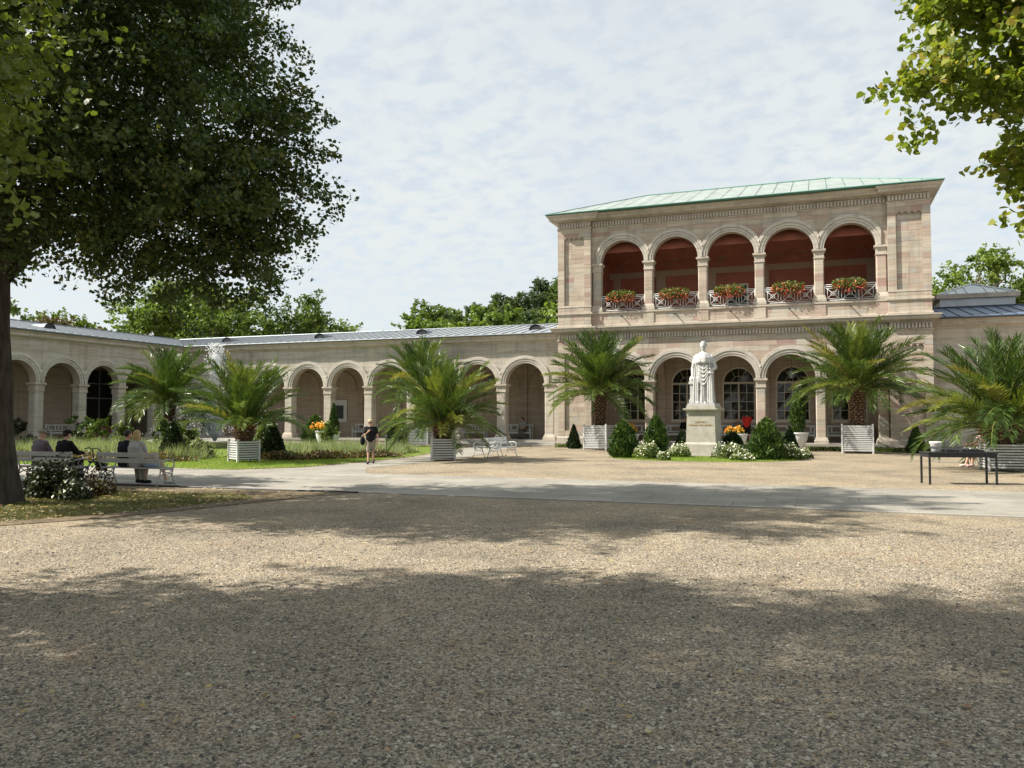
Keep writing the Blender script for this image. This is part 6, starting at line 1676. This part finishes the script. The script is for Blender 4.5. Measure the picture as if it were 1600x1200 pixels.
def sit(lean=0.0, spread=0.09, seat=0.45, hx=0.0, kn=(0.0, 0.0), foot=(0.0, 0.0), arms='lap', face=(0, 1, 0), tilt=0.0, cross=False, fy=(0.0, 0.0)):
    z = seat + 0.10
    J = {'pelvis': (0, -0.10, z), 'chest': (tilt * 0.5, -0.12 + lean * 0.6, z + 0.36), 'neck': (tilt * 0.8, -0.09 + lean, z + 0.56), 'head': (tilt + hx, -0.06 + lean * 1.25, z + 0.72), 'face': face}
    for k, q_ in (('L', -1), ('R', 1)):
        i = 0 if k == 'L' else 1
        J['sh' + k] = (q_ * 0.175 + tilt * 0.7, -0.10 + lean, z + 0.48)
        if arms == 'lap': J['el' + k] = (q_ * 0.235 + tilt * 0.5, 0.03 + lean, z + 0.22); J['wr' + k] = (q_ * 0.09, 0.22 + lean * 0.5, z + 0.12)
        elif arms == 'fwd': J['el' + k] = (q_ * 0.22, 0.10 + lean, z + 0.24); J['wr' + k] = (q_ * 0.16, 0.33 + lean, z + 0.22)
        J['hip' + k] = (q_ * 0.085, -0.08, z - 0.01); J['kn' + k] = (q_ * spread + kn[i], 0.36, z + 0.02)
        J['an' + k] = (q_ * spread + foot[i], 0.40 + fy[i], 0.075); J['toe' + k] = (q_ * spread * 1.15 + foot[i], 0.55 + fy[i], 0.045)
    return J
def bw_(b, dx, dy=0.0): return (b[0] + dx, b[1] + dy, 0.017)
person('man in dark jacket seated left in the couple on the bench', bw_(B1, -0.30), 0, sit(0.02, face=(0.5, 1, 0), foot=(0.06, 0.16), tilt=0.03, fy=(-0.02, -0.1)), m_navy, m_khaki, m_black, m_hair_d, sleeve='long')
person('blond woman in a pale top leaning on the man on the bench', bw_(B1, 0.08), 0, sit(0.02, face=(-0.2, 1, 0), tilt=-0.05, foot=(-0.1, 0.42), kn=(0.0, 0.25)), m_pale, m_khaki, m_benchgrey, m_hair_b, hair_long=True, legs='shorts')
tag(remesh(MB().ball((0, 0, 0.10), 0.22, 0.12, 0.09).ball((0.12, 0.02, 0.08), 0.16, 0.10, 0.075).ball((-0.12, 0, 0.09), 0.12, 0.1, 0.085).capsule((-0.1, 0, 0.15), (0.12, 0, 0.17), 0.02, 0.02).build('cloth_bag', m_blue, None, True, (B1[0] + 0.48, B1[1] - 0.02, 0.449)), 0.015, 2), 'light blue cloth bag lying on the bench beside the blond woman', 'bag')
person('man with an olive cap seated on the half hidden bench', bw_(B2, -0.42), 0, sit(0.04, face=(1, 0.7, 0)), m_plaid, m_greyc, m_black, m_hair_g, hat=('cap', m_capc), sleeve='long')
person('person in black with a dark cap seated next to the walker', bw_(B2, 0.42), 0, sit(0.06, face=(0.1, 1, -0.1), arms='fwd'), m_black, m_black, m_black, m_hair_d, hat=('cap', m_black), sleeve='long')
# rollator
ro_ = empty('walker_frame', 'dark wheeled walker parked beside the half hidden bench', 'walker', (B2[0] + 1.15, B2[1] + 0.30, 0.017), R(-20))
f = MB()
for sx_ in (-0.22, 0.22):
    f.tube([(sx_, -0.22, 0.90), (sx_, -0.10, 0.92), (sx_, -0.02, 0.86), (sx_, 0.02, 0.55), (sx_, 0.22, 0.14)], 0.014, 7)
    f.tube([(sx_, 0.0, 0.60), (sx_, -0.18, 0.35), (sx_, -0.26, 0.14)], 0.014, 7)
f.tube([(-0.22, 0.03, 0.56), (0.22, 0.03, 0.56)], 0.012, 6)
f.build('frame', m_darkmetal, ro_, True)
MB().box(-0.20, 0.20, -0.14, 0.08, 0.54, 0.575).build('seat', m_rubber, ro_)
MB().box(-0.18, 0.18, 0.045, 0.20, 0.32, 0.52).build('bag', m_black, ro_)
wt = MB(); wt.tube([(0, 0.105 * math.cos(2 * pi * k / 20), 0.105 * math.sin(2 * pi * k / 20)) for k in range(21)], 0.016, 7, cap=False)
wtm = wt.mesh('wheel', m_rubber, True); sm_ = MB()
for k in range(5): sm_.tube([(0, 0, 0), (0, 0.1 * math.cos(2 * pi * k / 5), 0.1 * math.sin(2 * pi * k / 5))], 0.008, 5)
sm_.tube([(-0.02, 0, 0), (0.02, 0, 0)], 0.02, 8); smm = sm_.mesh('spokes', m_darkmetal)
for sx_ in (-0.22, 0.22):
    for yy in (0.22, -0.26):
        wo = ob('wheel', wtm, ro_, (sx_, yy, 0.121)); ob('spokes', smm, wo)
# walking man, towards the camera
Jw = {'pelvis': (0, 0, 0.93), 'chest': (0, 0.02, 1.27), 'neck': (0, 0.03, 1.47), 'head': (0, 0.05, 1.62), 'face': (0, 1, -0.15),
      'shR': (0.19, 0.02, 1.40), 'elR': (0.25, 0.02, 1.13), 'wrR': (0.08, 0.17, 1.27), 'shL': (-0.19, 0.02, 1.40), 'elL': (-0.27, -0.04, 1.12), 'wrL': (-0.27, 0.06, 0.86),
      'hipR': (0.09, 0, 0.90), 'knR': (0.07, 0.17, 0.49), 'anR': (0.05, 0.26, 0.085), 'toeR': (0.05, 0.41, 0.05),
      'hipL': (-0.09, 0, 0.90), 'knL': (-0.08, -0.02, 0.48), 'anL': (-0.07, -0.28, 0.14), 'toeL': (-0.08, -0.15, 0.05)}
wm = person('man in black shirt, khaki shorts and straw hat walking on the side path', (-3.72, -18.8, 0.006), pi + YAW, Jw, m_black, m_khaki, m_rubber, m_hair_g, hat=('brim', m_straw), legs='shorts', s=0.93)
gl = MB(); gl.ball((-0.034, 0.138, 1.63), 0.026, 0.012, 0.018, 8, 6); gl.ball((0.034, 0.138, 1.63), 0.026, 0.012, 0.018, 8, 6); gl.tube([(-0.08, 0.05, 1.635), (-0.06, 0.13, 1.635), (0.06, 0.13, 1.635), (0.08, 0.05, 1.635)], 0.005, 5); gl.build('sunglasses', m_rubber, wm, True)
bg_ = empty('shoulder_bag', 'dark shoulder bag on the side of the walking man', 'bag', (-3.72, -18.8, 0.006), pi + YAW)
remesh(MB().ball((0.30, 0.0, 0.86), 0.09, 0.16, 0.15).ball((0.30, 0.0, 0.80), 0.09, 0.15, 0.12).build('pouch', m_black, bg_), 0.014, 2)
MB().tube([(0.29, -0.05, 1.0), (0.22, -0.10, 1.35), (0.15, -0.02, 1.40), (0.19, 0.13, 1.27), (0.29, 0.08, 1.0)], 0.014, 6).build('strap', m_rubber, bg_, True)
# in the arcades
def on_floor(x, y): return (x, y, 0.33)
person('person in black seated on a pavilion bench left of the statue', on_floor(4.45, 3.30), pi, sit(0.08, seat=0.44, face=(0.3, 1, -0.1)), m_black, m_navy, m_black, m_hair_d, sleeve='long')
person('dark haired person seated behind the orange flowers', on_floor(7.46, 3.30), pi, sit(0.05, seat=0.44, face=(-0.6, 1, 0)), m_greyc, m_black, m_black, m_hair_d)
person('person in a pale patterned top seated beside the arcade pillar', on_floor(-6.1, YW + 3.45), pi, sit(0.10, seat=0.44, face=(0.8, 0.8, 0)), m_pale, m_greyc, m_black, m_hair_d)
Js = {'pelvis': (0, 0, 0.92), 'chest': (0, 0.06, 1.25), 'neck': (0.0, 0.12, 1.44), 'head': (0.0, 0.17, 1.58), 'face': (-0.2, 1, -0.3),
      'shR': (0.19, 0.10, 1.38), 'elR': (0.25, 0.20, 1.15), 'wrR': (0.12, 0.38, 1.18), 'shL': (-0.19, 0.10, 1.38), 'elL': (-0.27, 0.10, 1.12), 'wrL': (-0.25, 0.28, 0.95),
      'hipR': (0.09, 0, 0.90), 'knR': (0.12, 0.04, 0.48), 'anR': (0.17, -0.05, 0.085), 'toeR': (0.19, 0.10, 0.05), 'hipL': (-0.09, 0, 0.90), 'knL': (-0.10, 0.05, 0.48), 'anL': (-0.10, 0.0, 0.085), 'toeL': (-0.11, 0.15, 0.05)}
person('man in a red shirt and black shorts standing with his back to us', on_floor(8.05, 2.25), 0, Js, m_redc, m_black, m_white, m_hair_d, legs='shorts', s=0.97)
# woman behind the right hand planter, on a bench facing left
RB = spot(16.35, 28.4); iron_bench('white bench behind the right hand palm planter', tuple(RB), pi / 2 + YAW, 1.6)
person('woman in pink with a white skirt seated behind the right planter', tuple(RB), pi / 2 + YAW, sit(0.08, face=(0, 1, 0), arms='fwd', fy=(0.0, 0.12)), m_pink, m_white, m_pink, m_hair_g, legs='skirt')
